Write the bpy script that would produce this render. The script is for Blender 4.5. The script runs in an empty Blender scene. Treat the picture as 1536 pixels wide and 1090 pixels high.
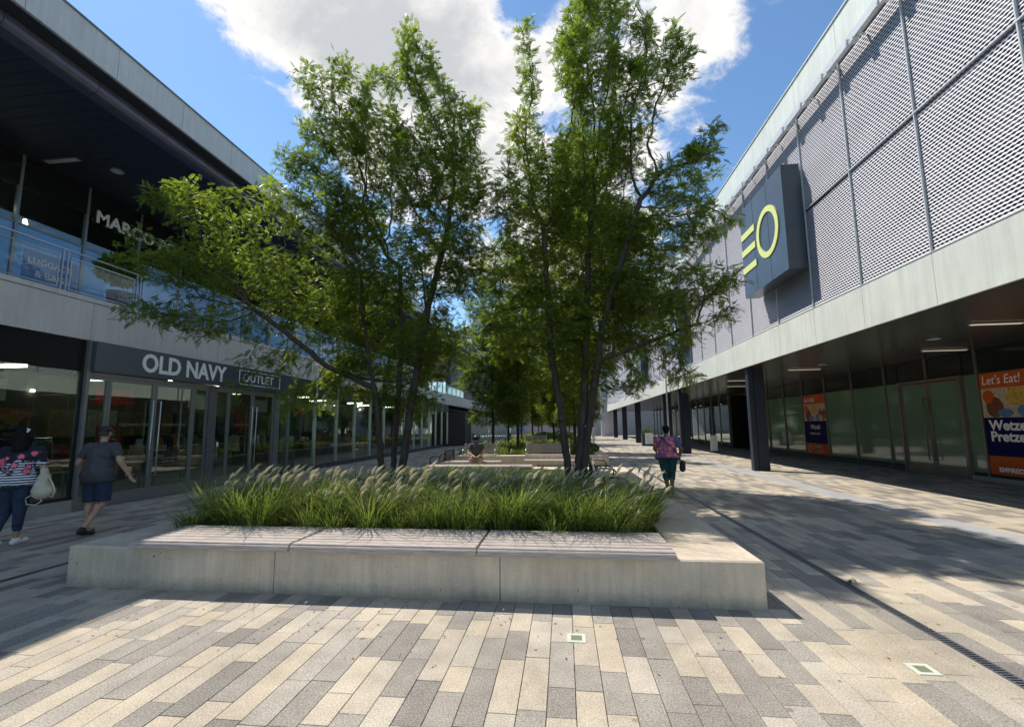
import bpy, bmesh, math, random
import numpy as np
from mathutils import Vector, Matrix
random.seed(7); rng = np.random.default_rng(7)
SC = bpy.context.scene
COL = SC.collection

# ------------------------------------------------------------------ camera
CAM_H, PIT, YAW, ROL, FPX = 1.65, math.radians(6.83), math.radians(6.545), math.radians(-0.576), 667.0
F = Vector((-math.sin(YAW)*math.cos(PIT), math.cos(YAW)*math.cos(PIT), math.sin(PIT)))
R0 = Vector((math.cos(YAW), math.sin(YAW), 0)); U0 = R0.cross(F)
RR = math.cos(ROL)*R0 + math.sin(ROL)*U0; UU = -math.sin(ROL)*R0 + math.cos(ROL)*U0
cd = bpy.data.cameras.new('camera'); cam = bpy.data.objects.new('camera', cd); COL.objects.link(cam)
cam.matrix_world = Matrix(((RR.x, UU.x, -F.x, 0), (RR.y, UU.y, -F.y, 0), (RR.z, UU.z, -F.z, CAM_H), (0, 0, 0, 1)))
cd.sensor_fit = 'HORIZONTAL'; cd.sensor_width = 36; cd.lens = FPX/1536*36
cd.shift_y = (559-545)/1536
cd.clip_end = 2000; cd.clip_start = 0.05
SC.camera = cam

# ------------------------------------------------------------------ sun, sky
SHD = Vector((0.56, -0.37, -1.0))                      # way the light travels
ELEV = math.atan2(1, math.hypot(.56, .37)); AZ = math.atan2(-.56, .37)
sl = bpy.data.lights.new('sun', 'SUN'); sl.energy = 4.2; sl.angle = math.radians(.53); sl.color = (1, .94, .85)
so = bpy.data.objects.new('sun', sl); COL.objects.link(so)
so.rotation_euler = SHD.to_track_quat('-Z', 'Y').to_euler(); so.location = (-20, 13, 40)
W = bpy.data.worlds.new('World'); SC.world = W; W.use_nodes = True
nt = W.node_tree; nt.nodes.clear()
def wn(t, **k):
    n = nt.nodes.new(t)
    for a, b in k.items(): setattr(n, a, b)
    return n
sky = wn('ShaderNodeTexSky', sky_type='NISHITA', sun_disc=False, sun_elevation=ELEV, sun_rotation=AZ, air_density=1.0, dust_density=.15, ozone_density=2.2)
geo = wn('ShaderNodeTexCoord')
def wmath(op, a, b=None, c=None):
    n = wn('ShaderNodeMath', operation=op)
    for i, v in enumerate((a, b, c)):
        if v is None: continue
        if isinstance(v, (int, float)): n.inputs[i].default_value = v
        else: nt.links.new(v, n.inputs[i])
    return n.outputs[0]
DIR = geo.outputs['Generated']
# projection of the direction on a flat cloud deck
sx = wn('ShaderNodeSeparateXYZ'); nt.links.new(DIR, sx.inputs[0])
zz = wmath('MAXIMUM', wmath('ADD', sx.outputs[2], .12), .05)
cx = wn('ShaderNodeCombineXYZ'); nt.links.new(wmath('DIVIDE', sx.outputs[0], zz), cx.inputs[0]); nt.links.new(wmath('DIVIDE', sx.outputs[1], zz), cx.inputs[1])
def wnoise(scale, detail, rough, off, dist=0.0):
    m = wn('ShaderNodeMapping'); m.inputs[1].default_value = off; nt.links.new(cx.outputs[0], m.inputs[0])
    n = wn('ShaderNodeTexNoise'); n.inputs['Scale'].default_value = scale; n.inputs['Detail'].default_value = detail
    n.inputs['Roughness'].default_value = rough; n.inputs['Distortion'].default_value = dist
    nt.links.new(m.outputs[0], n.inputs['Vector']); return n.outputs['Fac']
n1 = wnoise(2.6, 9, .58, (3.1, 1.7, 0), .25); n2 = wnoise(1.3, 5, .5, (9.2, 4.4, 2)); n3 = wnoise(7.0, 10, .68, (1, 5, 0), .5)
# the cloud banks that stand over the plaza (direction, width in cosine, weight)
BANKS = [((-.514,.592,.621),.010,.20), ((-.401,.628,.667),.016,.24), ((-.278,.701,.657),.012,.24), ((-.17,.767,.619),.008,.22), ((-.10,.735,.66),.004,.14),
         ((-.52,.50,.69),.006,.12), ((-.36,.60,.71),.02,.12), ((.236,.72,.653),.007,.28), ((.315,.675,.665),.005,.30), ((.127,.741,.659),.010,.20), ((.20,.66,.72),.01,.18), ((-.682,.472,.559),.0012,.16), ((-.013,.699,.715),.005,.12),
         ((.085,.901,.426),.012,.20), ((-.09,.87,.48),.014,.22), ((.02,.95,.30),.02,.15), ((-.36,.72,.59),.004,.16), ((-.30,.80,.52),.006,.12), ((.40,.70,.59),.0012,.14),
         ((-.575,.615,.54),.008,-.30), ((-.62,.52,.59),.003,-.20), ((-.50,.70,.50),.008,-.2), ((.36,.751,.553),.012,-.32), ((.45,.66,.60),.02,-.2), ((-.055,.70,.712),.0015,-.30), ((.19,.745,.64),.0006,-.16), ((-.56,.57,.60),.0012,-.10)]
tot = None
for d, w, a in BANKS:
    dp = wn('ShaderNodeVectorMath', operation='DOT_PRODUCT'); nt.links.new(DIR, dp.inputs[0]); v = Vector(d).normalized(); dp.inputs[1].default_value = v
    g = wmath('MULTIPLY', wmath('EXPONENT', wmath('DIVIDE', wmath('SUBTRACT', dp.outputs['Value'], 1.0), w)), a)
    tot = g if tot is None else wmath('ADD', tot, g)
dens = wmath('ADD', wmath('ADD', wmath('MULTIPLY', n1, 1.25), wmath('MULTIPLY', n3, .70)), tot)
mr = wn('ShaderNodeMapRange', interpolation_type='SMOOTHSTEP'); mr.inputs[1].default_value = 1.03; mr.inputs[2].default_value = 1.24; nt.links.new(dens, mr.inputs[0])
mg = wn('ShaderNodeMapRange', interpolation_type='SMOOTHSTEP'); mg.inputs[1].default_value = 1.16; mg.inputs[2].default_value = 1.60; nt.links.new(wmath('ADD', dens, wmath('MULTIPLY', wmath('SUBTRACT', n2, .5), .9)), mg.inputs[0])
cr = wn('ShaderNodeMix', data_type='RGBA'); nt.links.new(mg.outputs[0], cr.inputs[0]); cr.inputs[6].default_value = (5.3, 5.2, 5.05, 1); cr.inputs[7].default_value = (3.2, 3.3, 3.45, 1)
tint = wn('ShaderNodeMix', data_type='RGBA', blend_type='MULTIPLY'); tint.inputs[0].default_value = 1; tint.inputs[7].default_value = (.76, .90, .96, 1); nt.links.new(sky.outputs[0], tint.inputs[6])
mx = wn('ShaderNodeMix', data_type='RGBA'); nt.links.new(mr.outputs[0], mx.inputs[0]); nt.links.new(tint.outputs[2], mx.inputs[6]); nt.links.new(cr.outputs[2], mx.inputs[7])
bg = wn('ShaderNodeBackground'); bg.inputs[1].default_value = .14; nt.links.new(mx.outputs[2], bg.inputs[0])
wo = wn('ShaderNodeOutputWorld'); nt.links.new(bg.outputs[0], wo.inputs[0])
SC.view_settings.view_transform = 'Standard'; SC.view_settings.look = 'None'; SC.view_settings.gamma = 1
SC.view_settings.exposure = 0.50
try: SC.view_settings.use_curve_mapping = False
except Exception: pass

# ------------------------------------------------------------------ materials
def mat(name, col, rough=.6, metal=0.0, var=.12, scale=4.0, bump=0.0, bscale=60.0, speck=0.0, sscale=160.0, emit=None, spec=.5, coat=0.0, stretch=(1, 1, 1), trans=0.0, stain=0.0, spots=0.0, streak=0.0):
    m = bpy.data.materials.new(name); m.use_nodes = True; t = m.node_tree; b = t.nodes['Principled BSDF']
    b.inputs['Roughness'].default_value = rough; b.inputs['Metallic'].default_value = metal; b.inputs['Specular IOR Level'].default_value = spec
    if coat: b.inputs['Coat Weight'].default_value = coat; b.inputs['Coat Roughness'].default_value = .05
    g = t.nodes.new('ShaderNodeNewGeometry'); mp = t.nodes.new('ShaderNodeMapping'); mp.inputs['Scale'].default_value = stretch; t.links.new(g.outputs['Position'], mp.inputs[0])
    def noise(sc, det=4, rg=.55):
        n = t.nodes.new('ShaderNodeTexNoise'); n.inputs['Scale'].default_value = sc; n.inputs['Detail'].default_value = det; n.inputs['Roughness'].default_value = rg
        t.links.new(mp.outputs[0], n.inputs['Vector']); return n.outputs['Fac']
    def mul(fac, lo, hi, f0=.3, f1=.7):
        r = t.nodes.new('ShaderNodeMapRange'); r.inputs[1].default_value = f0; r.inputs[2].default_value = f1; r.inputs[3].default_value = lo; r.inputs[4].default_value = hi
        t.links.new(fac, r.inputs[0]); return r.outputs[0]
    f = mul(noise(scale), 1-var, 1+var)
    def mm(a, c):
        n = t.nodes.new('ShaderNodeMath'); n.operation = 'MULTIPLY'; t.links.new(a, n.inputs[0]); t.links.new(c, n.inputs[1]); return n.outputs[0]
    if speck: f = mm(f, mul(noise(sscale, 2, .6), 1-speck, 1+speck, .35, .65))
    if stain: f = mm(f, mul(noise(.9, 6, .65), 1-stain, 1+stain*.4, .35, .6))
    if spots:
        v = t.nodes.new('ShaderNodeTexVoronoi'); v.inputs['Scale'].default_value = 2.1; t.links.new(g.outputs['Position'], v.inputs['Vector'])
        f = mm(f, mul(v.outputs['Distance'], 1-spots, 1, .035, .06))
    if streak:
        m2 = t.nodes.new('ShaderNodeMapping'); m2.inputs['Scale'].default_value = (6, 6, .35); t.links.new(g.outputs['Position'], m2.inputs[0]); n2_ = t.nodes.new('ShaderNodeTexNoise'); n2_.inputs['Scale'].default_value = 1.4; n2_.inputs['Detail'].default_value = 6; n2_.inputs['Roughness'].default_value = .7
        t.links.new(m2.outputs[0], n2_.inputs['Vector']); f = mm(f, mul(n2_.outputs['Fac'], 1-streak, 1+streak*.3, .35, .6))
    c = t.nodes.new('ShaderNodeVectorMath'); c.operation = 'SCALE'; c.inputs[0].default_value = col[:3]; t.links.new(f, c.inputs['Scale'])
    t.links.new(c.outputs[0], b.inputs['Base Color'])
    if bump:
        bn = t.nodes.new('ShaderNodeBump'); bn.inputs['Strength'].default_value = bump; bn.inputs['Distance'].default_value = .01
        t.links.new(noise(bscale, 5, .6), bn.inputs['Height']); t.links.new(bn.outputs[0], b.inputs['Normal'])
    if emit: b.inputs['Emission Color'].default_value = (*emit[:3], 1); b.inputs['Emission Strength'].default_value = emit[3]
    if trans:
        tr = t.nodes.new('ShaderNodeBsdfTranslucent'); t.links.new(c.outputs[0], tr.inputs[0]); ms = t.nodes.new('ShaderNodeMixShader'); ms.inputs[0].default_value = trans
        t.links.new(b.outputs[0], ms.inputs[1]); t.links.new(tr.outputs[0], ms.inputs[2]); t.links.new(ms.outputs[0], t.nodes['Material Output'].inputs[0])
    return m
def glass(name, tint, base=.03, rough=0.0, ior=1.65):
    m = bpy.data.materials.new(name); m.use_nodes = True; t = m.node_tree; t.nodes.clear()
    tr = t.nodes.new('ShaderNodeBsdfTransparent'); tr.inputs[0].default_value = (*tint, 1)
    gl = t.nodes.new('ShaderNodeBsdfGlossy'); gl.inputs['Roughness'].default_value = rough; gl.inputs[0].default_value = (.95, 1, .98, 1)
    lw = t.nodes.new('ShaderNodeLayerWeight'); lw.inputs[0].default_value = .5; fr = t.nodes.new('ShaderNodeMath'); fr.operation = 'POWER'; fr.inputs[1].default_value = 4.2; t.links.new(lw.outputs['Facing'], fr.inputs[0])
    n = t.nodes.new('ShaderNodeTexNoise'); n.inputs['Scale'].default_value = .7; bp = t.nodes.new('ShaderNodeBump'); bp.inputs['Strength'].default_value = .04; bp.inputs['Distance'].default_value = .05
    g = t.nodes.new('ShaderNodeNewGeometry'); t.links.new(g.outputs['Position'], n.inputs['Vector']); t.links.new(n.outputs['Fac'], bp.inputs['Height']); t.links.new(bp.outputs[0], gl.inputs['Normal'])
    ad = t.nodes.new('ShaderNodeMath'); ad.operation = 'ADD'; ad.inputs[1].default_value = base; ad.use_clamp = True; t.links.new(fr.outputs[0], ad.inputs[0])
    ms = t.nodes.new('ShaderNodeMixShader'); t.links.new(ad.outputs[0], ms.inputs[0]); t.links.new(tr.outputs[0], ms.inputs[1]); t.links.new(gl.outputs[0], ms.inputs[2])
    o = t.nodes.new('ShaderNodeOutputMaterial'); t.links.new(ms.outputs[0], o.inputs[0]); return m
def leafmat(name, cols, trans=.38, scale=1.1, rough=.38, spec=.35, tt=(1.5, 1.6, .6)):
    m = bpy.data.materials.new(name); m.use_nodes = True; t = m.node_tree; b = t.nodes['Principled BSDF']; b.inputs['Roughness'].default_value = rough; b.inputs['Specular IOR Level'].default_value = spec
    g = t.nodes.new('ShaderNodeNewGeometry'); n = t.nodes.new('ShaderNodeTexNoise'); n.inputs['Scale'].default_value = scale; n.inputs['Detail'].default_value = 6; n.inputs['Roughness'].default_value = .7
    t.links.new(g.outputs['Position'], n.inputs['Vector'])
    a = t.nodes.new('ShaderNodeMath'); a.operation = 'MULTIPLY_ADD'; a.inputs[1].default_value = .35; t.links.new(g.outputs['Random Per Island'], a.inputs[0]); 
    s = t.nodes.new('ShaderNodeMath'); s.operation = 'MULTIPLY_ADD'; s.inputs[1].default_value = 1.3; s.inputs[2].default_value = -.32; t.links.new(n.outputs['Fac'], s.inputs[0]); t.links.new(s.outputs[0], a.inputs[2])
    r = t.nodes.new('ShaderNodeValToRGB'); e = r.color_ramp.elements; e[0].position = .2; e[0].color = (*cols[0], 1); e[1].position = .9; e[1].color = (*cols[-1], 1)
    if len(cols) > 2: x = r.color_ramp.elements.new(.55); x.color = (*cols[1], 1)
    t.links.new(a.outputs[0], r.inputs[0]); t.links.new(r.outputs[0], b.inputs['Base Color'])
    tr = t.nodes.new('ShaderNodeBsdfTranslucent'); hs = t.nodes.new('ShaderNodeMix'); hs.data_type = 'RGBA'; hs.blend_type = 'MULTIPLY'; hs.inputs[0].default_value = 1; hs.inputs[7].default_value = (*tt, 1)
    t.links.new(r.outputs[0], hs.inputs[6]); t.links.new(hs.outputs[2], tr.inputs[0])
    ms = t.nodes.new('ShaderNodeMixShader'); ms.inputs[0].default_value = trans; t.links.new(b.outputs[0], ms.inputs[1]); t.links.new(tr.outputs[0], ms.inputs[2]); t.links.new(ms.outputs[0], t.nodes['Material Output'].inputs[0])
    return m
M = dict(
    joint=mat('joint_sand', (.12, .11, .10), .9, var=.3, scale=20),
    soil=mat('planter_soil', (.06, .045, .032), .95, var=.4, scale=30, bump=.6),
    slab=mat('pale_granite', (.36, .36, .355), .6, var=.06, scale=6, speck=.10, bump=.1, bscale=200, stain=.15),
    panel_l=mat('pale_metal_panel', (.60, .58, .53), .42, var=.035, scale=3, speck=.03, sscale=90, stain=.05, streak=.10),
    panel_r=mat('sage_metal_panel', (.635, .66, .595), .45, var=.035, scale=3, speck=.03, sscale=90, stain=.06, streak=.11),
    gap=mat('shadow_gap', (.03, .03, .03), .8),
    dark=mat('charcoal_metal', (.045, .05, .06), .42, var=.1, scale=5),
    column=mat('slate_blue_paint', (.026, .032, .048), .5, spec=.3, var=.1, scale=4),
    black=mat('black_trim', (.010, .011, .013), .45, var=.2),
    blind=mat('tinted_spandrel', (.012, .014, .014), .15, var=.2),
    gutter=mat('gutter_metal', (.11, .11, .15), .38, metal=.3, var=.12),
    soffit=mat('plank_soffit', (.032, .036, .044), .5, var=.15),
    soffit_r=mat('polished_soffit', (.055, .055, .055), .22, var=.1, scale=2, spec=.5),
    alu=mat('anodised_aluminium', (.22, .23, .23), .38, metal=.55, var=.08),
    alu_l=mat('brushed_steel', (.55, .57, .57), .28, metal=.8, var=.08),
    rail=mat('satin_rail', (.38, .40, .40), .35, metal=.7, var=.08),
    bronze=mat('bronze_frame', (.20, .17, .145), .4, metal=.4, var=.1),
    sill=mat('concrete_sill', (.28, .28, .26), .85, var=.1, speck=.1),
    mesh=mat('expanded_metal', (.60, .595, .64), .4, metal=.0, var=.05, scale=1.2, spec=.6),
    strut=mat('galvanised_strut', (.56, .57, .565), .4, metal=.3, var=.08),
    back=mat('wall_behind_mesh', (.11, .12, .14), .7, var=.15, scale=1.0),
    signbox=mat('slate_sign_metal', (.045, .065, .085), .28, var=.14, scale=1.6, spec=.6),
    lime=mat('lime_sign_face', (.70, .76, .24), .5, var=.03),
    white=mat('white_letter', (.90, .90, .87), .5, var=.03),
    offwhite=mat('grey_white_letter', (.78, .78, .76), .5, var=.03),
    green=mat('green_window_film', (.13, .21, .145), .07, var=.08, scale=1, spec=.6, coat=.3),
    blue=mat('blue_window_film', (.16, .36, .68), .12, var=.12, scale=.8, spec=.5),
    blue_dark=mat('deep_blue_print', (.04, .13, .35), .2, var=.1),
    wood_l=mat('weathered_timber', (.40, .34, .30), .75, var=.34, scale=5, stretch=(1, 22, 22), bump=.35, bscale=8, speck=.08, sscale=40),
    wood_g=mat('grey_timber', (.26, .24, .22), .8, var=.2, scale=5, stretch=(1, 20, 20), bump=.3, bscale=10),
    barkc=mat('locust_bark', (.058, .045, .034), .9, var=.35, scale=12, bump=.9, bscale=26, stretch=(1, 1, .25)),
    lamp=mat('warm_lamp', (.8, .78, .7), .5, emit=(1, .92, .78, 9.0)),
    lens=mat('strip_lens', (.7, .66, .58), .5, emit=(1, .86, .66, .30)),
    lamp_d=mat('frosted_diffuser', (.6, .6, .55), .5),
    floor_in=mat('shop_floor', (.20, .195, .185), .35, var=.1),
    wall_in=mat('shop_wall', (.13, .14, .125), .8, var=.3, scale=1),
    greencol=mat('green_painted_column', (.22, .38, .27), .5, var=.15, scale=1.5),
    red=mat('red_print', (.50, .03, .035), .5, var=.1),
    orange=mat('orange_print', (.55, .10, .02), .6, spec=.15, var=.06),
    navy=mat('navy_print', (.008, .006, .075), .6, spec=.1, var=.06),
    yellow=mat('mustard_food_print', (.62, .36, .05), .4, var=.4, scale=14),
    cream=mat('pale_food_print', (.55, .42, .30), .4, var=.4, scale=18),
    brown=mat('brown_food_print', (.16, .05, .02), .4, var=.5, scale=16),
    blueprint=mat('blue_food_print', (.10, .20, .38), .4, var=.2, scale=8),
    skin=mat('skin', (.45, .27, .19), .5, var=.06, scale=9),
    skin_d=mat('brown_skin', (.20, .10, .065), .45, var=.06, scale=9),
    hair=mat('black_hair', (.008, .007, .007), .6, spec=.15, var=.4, scale=40, bump=.6, bscale=90),
    grey_tee=mat('charcoal_cotton', (.060, .062, .068), .85, var=.12, scale=8, bump=.5, bscale=14),
    denim=mat('navy_denim', (.022, .038, .080), .85, var=.25, scale=14, bump=.5, bscale=18),
    teal=mat('dark_teal_jersey', (.012, .065, .070), .75, var=.15, scale=6, bump=.4, bscale=10),
    khaki=mat('pale_khaki_cloth', (.46, .40, .31), .8, var=.12, bump=.4, bscale=14),
    beige=mat('beige_canvas', (.50, .45, .34), .8, var=.12, scale=12, bump=.4, bscale=20),
    shoe_w=mat('white_sneaker', (.75, .76, .78), .5, var=.05),
    shoe_b=mat('black_sneaker', (.015, .015, .018), .5, var=.1),
    lgrey=mat('light_grey_cloth', (.45, .46, .50), .8, var=.1),
    bluec=mat('bright_blue_cloth', (.05, .22, .60), .7, var=.1),
    farwall=mat('pale_far_cladding', (.55, .56, .58), .6, var=.05, scale=.5),
    farmesh=mat('grey_far_louvre', (.33, .34, .37), .6, var=.08, scale=.5),
    turf=mat('drain_iron', (.17, .18, .19), .4, metal=.5, var=.2),
    inglass=mat('green_glass_lens', (.20, .22, .14), .15, var=.1),
    hedge=leafmat('hedge_leaf', [(.03, .06, .015), (.08, .13, .03), (.22, .23, .08)], .3),
    leaf=leafmat('locust_leaf', [(.048, .076, .015), (.13, .18, .032), (.30, .32, .09)], .55, spec=.25, tt=(1.9, 2.0, .8)),
    leaf_far=leafmat('far_locust_leaf', [(.045, .07, .014), (.125, .175, .03), (.30, .31, .08)], .55, spec=.2, tt=(1.9, 2.0, .8)),
    grass=leafmat('fountain_grass_blade', [(.05, .08, .022), (.135, .185, .055), (.36, .37, .17)], .42, 2.0, .33, .25),
    plume=leafmat('grass_plume', [(.50, .46, .33), (.64, .60, .44), (.78, .75, .58)], .45, 5.0, .7, .1, tt=(1.15, 1.08, .95)),
    stone=mat('plume', (.5, .5, .5)),
)
# glass
M['glass'] = glass('shop_glass', (.66, .77, .71), .10)
M['glass_clear'] = glass('clear_glass', (.93, .96, .965), .035)
# concrete of the planters: cast surface with pits and faint vertical runs
def concrete(name, base, warm):
    m = bpy.data.materials.new(name); m.use_nodes = True; t = m.node_tree; b = t.nodes['Principled BSDF']; b.inputs['Roughness'].default_value = .82; b.inputs['Specular IOR Level'].default_value = .25
    g = t.nodes.new('ShaderNodeNewGeometry'); P = g.outputs['Position']
    def noise(sc, det, rg, st=(1, 1, 1)):
        mp = t.nodes.new('ShaderNodeMapping'); mp.inputs['Scale'].default_value = st; t.links.new(P, mp.inputs[0])
        n = t.nodes.new('ShaderNodeTexNoise'); n.inputs['Scale'].default_value = sc; n.inputs['Detail'].default_value = det; n.inputs['Roughness'].default_value = rg; t.links.new(mp.outputs[0], n.inputs['Vector']); return n.outputs['Fac']
    def ramp(fac, a, b_, lo, hi):
        r = t.nodes.new('ShaderNodeMapRange'); r.inputs[1].default_value = a; r.inputs[2].default_value = b_; r.inputs[3].default_value = lo; r.inputs[4].default_value = hi; t.links.new(fac, r.inputs[0]); return r.outputs[0]
    def mm(a, c):
        n = t.nodes.new('ShaderNodeMath'); n.operation = 'MULTIPLY'; t.links.new(a, n.inputs[0]); t.links.new(c, n.inputs[1]); return n.outputs[0]
    v = t.nodes.new('ShaderNodeTexVoronoi'); v.inputs['Scale'].default_value = 12; v.inputs['Randomness'].default_value = 1
    nz = t.nodes.new('ShaderNodeTexNoise'); nz.inputs['Scale'].default_value = 9; t.links.new(P, nz.inputs['Vector'])
    t.links.new(P, v.inputs['Vector'])
    thr = ramp(nz.outputs['Fac'], .50, .75, .0, .19)
    pit = t.nodes.new('ShaderNodeMath'); pit.operation = 'LESS_THAN'; t.links.new(v.outputs['Distance'], pit.inputs[0]); t.links.new(thr, pit.inputs[1])
    pf = ramp(pit.outputs[0], 0, 1, 1, .28)
    sz = t.nodes.new('ShaderNodeSeparateXYZ'); t.links.new(P, sz.inputs[0])
    ns = t.nodes.new('ShaderNodeMath'); ns.operation = 'MULTIPLY_ADD'; ns.inputs[1].default_value = -.22; t.links.new(noise(7, 5, .7), ns.inputs[0]); t.links.new(sz.outputs[2], ns.inputs[2])
    splash = ramp(ns.outputs[0], -.10, .03, .62, 1.0)
    f = mm(splash, mm(mm(ramp(noise(1.6, 6, .6), .3, .7, .80, 1.14), ramp(noise(60, 3, .6), .3, .7, .90, 1.10)), mm(ramp(noise(5, 4, .6, (3, 3, .25)), .35, .65, .90, 1.08), pf)))
    c = t.nodes.new('ShaderNodeMix'); c.data_type = 'RGBA'; c.inputs[6].default_value = (*base, 1); c.inputs[7].default_value = (*warm, 1); t.links.new(ramp(noise(2.3, 3, .5), .35, .65, 0, 1), c.inputs[0])
    s = t.nodes.new('ShaderNodeVectorMath'); s.operation = 'SCALE'; t.links.new(c.outputs[2], s.inputs[0]); t.links.new(f, s.inputs['Scale']); t.links.new(s.outputs[0], b.inputs['Base Color'])
    bp = t.nodes.new('ShaderNodeBump'); bp.inputs['Strength'].default_value = .5; bp.inputs['Distance'].default_value = .006; t.links.new(f, bp.inputs['Height']); t.links.new(bp.outputs[0], b.inputs['Normal'])
    return m
M['conc'] = concrete('cast_concrete', (.54, .46, .36), (.60, .50, .37))
PAV = [mat('paver_'+n, c, .78, var=.09, scale=5, speck=s*1.25, sscale=95, stain=.22, spots=.42, bump=.2, bscale=120, spec=.3) for n, c, s in (
    ('buff', (.445, .382, .292), .20), ('sand', (.41, .355, .28), .20), ('honey', (.45, .38, .285), .18), ('cream', (.43, .38, .305), .20),
    ('grey', (.262, .236, .202), .30), ('slate', (.228, .206, .178), .32), ('mid_grey', (.298, .268, .228), .28), ('ash', (.345, .31, .262), .26))]

# ------------------------------------------------------------------ builders
OFF = {}
def thing(name, label, cat, loc=(0, 0, 0), group=None, rotz=0):
    o = bpy.data.objects.new(name, None); COL.objects.link(o); o.location = loc; o.rotation_euler = (0, 0, rotz); o.empty_display_size = .2
    o['label'] = label; o['category'] = cat
    if group: o['group'] = group
    OFF[o.name] = Vector(loc); return o
def structure(name, loc=(0, 0, 0), mesh=None):
    o = bpy.data.objects.new(name, mesh); COL.objects.link(o); o.location = loc; o['kind'] = 'structure'; OFF[o.name] = Vector(loc); return o
def link(name, me, parent=None, loc=None):
    o = bpy.data.objects.new(name, me); COL.objects.link(o)
    if parent: o.parent = parent; OFF[o.name] = OFF.get(parent.name, Vector())
    if loc is not None: o.location = loc
    return o
class MB:
    def __init__(s): s.v = []; s.f = []; s.m = []
    def add(s, vs, fs, m=0):
        n = len(s.v); s.v += [tuple(p) for p in vs]; s.f += [tuple(i+n for i in f) for f in fs]; s.m += [m]*len(fs); return s
    def box(s, x0, x1, y0, y1, z0, z1, m=0):
        x0, x1 = min(x0, x1), max(x0, x1); y0, y1 = min(y0, y1), max(y0, y1); z0, z1 = min(z0, z1), max(z0, z1)
        return s.add([(x0, y0, z0), (x1, y0, z0), (x1, y1, z0), (x0, y1, z0), (x0, y0, z1), (x1, y0, z1), (x1, y1, z1), (x0, y1, z1)],
                     [(0, 3, 2, 1), (4, 5, 6, 7), (0, 1, 5, 4), (1, 2, 6, 5), (2, 3, 7, 6), (3, 0, 4, 7)], m)
    def bbox(s, x0, x1, y0, y1, z0, z1, b=.008, m=0):       # box with chamfered top edges
        vs = [(x0, y0, z0), (x1, y0, z0), (x1, y1, z0), (x0, y1, z0), (x0, y0, z1-b), (x1, y0, z1-b), (x1, y1, z1-b), (x0, y1, z1-b),
              (x0+b, y0+b, z1), (x1-b, y0+b, z1), (x1-b, y1-b, z1), (x0+b, y1-b, z1)]
        return s.add(vs, [(0, 3, 2, 1), (0, 1, 5, 4), (1, 2, 6, 5), (2, 3, 7, 6), (3, 0, 4, 7), (4, 5, 9, 8), (5, 6, 10, 9), (6, 7, 11, 10), (7, 4, 8, 11), (8, 9, 10, 11)], m)
    def tube(s, pts, rad, n=8, m=0, cap=True):
        pts = [Vector(p) for p in pts]; rings = []
        base = len(s.v); up = None
        for i, p in enumerate(pts):
            d = (pts[min(i+1, len(pts)-1)]-pts[max(i-1, 0)]).normalized()
            if up is None: up = Vector((1, 0, 0)) if abs(d.x) < .9 else Vector((0, 1, 0))
            a = (up-d*up.dot(d)).normalized(); up = a; b = d.cross(a); r = rad[i] if hasattr(rad, '__len__') else rad
            for k in range(n):
                t = 2*math.pi*k/n; s.v.append(tuple(p+a*math.cos(t)*r+b*math.sin(t)*r))
        for i in range(len(pts)-1):
            for k in range(n):
                q = (base+i*n+k, base+i*n+(k+1) % n, base+(i+1)*n+(k+1) % n, base+(i+1)*n+k); s.f.append(q); s.m.append(m)
        if cap:
            s.f.append(tuple(base+k for k in range(n))[::-1]); s.m.append(m); e = base+(len(pts)-1)*n; s.f.append(tuple(e+k for k in range(n))); s.m.append(m)
        return s
    def ring(s, c, ro, ri, x0, x1, n=40, m=0):             # flat annulus in the YZ plane with thickness
        b = len(s.v)
        for k in range(n):
            t = 2*math.pi*k/n; cy, cz = math.cos(t), math.sin(t)
            for r, x in ((ro, x0), (ri, x0), (ro, x1), (ri, x1)): s.v.append((x, c[1]+cy*(r[0] if hasattr(r, '__len__') else r), c[2]+cz*(r[1] if hasattr(r, '__len__') else r)))
        for k in range(n):
            a = b+4*k; d = b+4*((k+1) % n)
            for q in ((a, d, d+1, a+1), (a+2, a+3, d+3, d+2), (a, a+2, d+2, d), (a+1, d+1, d+3, a+3)): s.f.append(q); s.m.append(m)
        return s
    def disc(s, c, r, h, n=20, m=0):
        s.tube([c, (c[0], c[1], c[2]+h)], r, n, m); return s
    def mesh(s, name, mats, off=Vector()):
        me = bpy.data.meshes.new(name); me.from_pydata([(v[0]-off[0], v[1]-off[1], v[2]-off[2]) for v in s.v], [], s.f)
        for mt in (mats if isinstance(mats, (list, tuple)) else [mats]): me.materials.append(mt)
        if any(s.m): me.polygons.foreach_set('material_index', s.m)
        me.update(); return me
    def build(s, name, mats, parent=None, smooth=False):
        off = OFF.get(parent.name, Vector()) if parent else Vector()
        me = s.mesh(name, mats, off)
        if smooth: me.shade_smooth()
        return link(name, me, parent)
def box(name, b, m, parent): return MB().box(*b).build(name, m, parent)
def npmesh(name, verts, quads, mats, midx=None, smooth=False):
    me = bpy.data.meshes.new(name); nv = len(verts); nq = len(quads); k = quads.shape[1]
    me.vertices.add(nv); me.vertices.foreach_set('co', verts.astype(np.float32).ravel())
    me.loops.add(nq*k); me.loops.foreach_set('vertex_index', quads.astype(np.int32).ravel())
    me.polygons.add(nq); me.polygons.foreach_set('loop_start', np.arange(0, nq*k, k, dtype=np.int32))
    for mt in (mats if isinstance(mats, (list, tuple)) else [mats]): me.materials.append(mt)
    if midx is not None: me.polygons.foreach_set('material_index', midx.astype(np.int32))
    me.update(calc_edges=True)
    if smooth: me.shade_smooth()
    return me
DG = None
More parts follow.
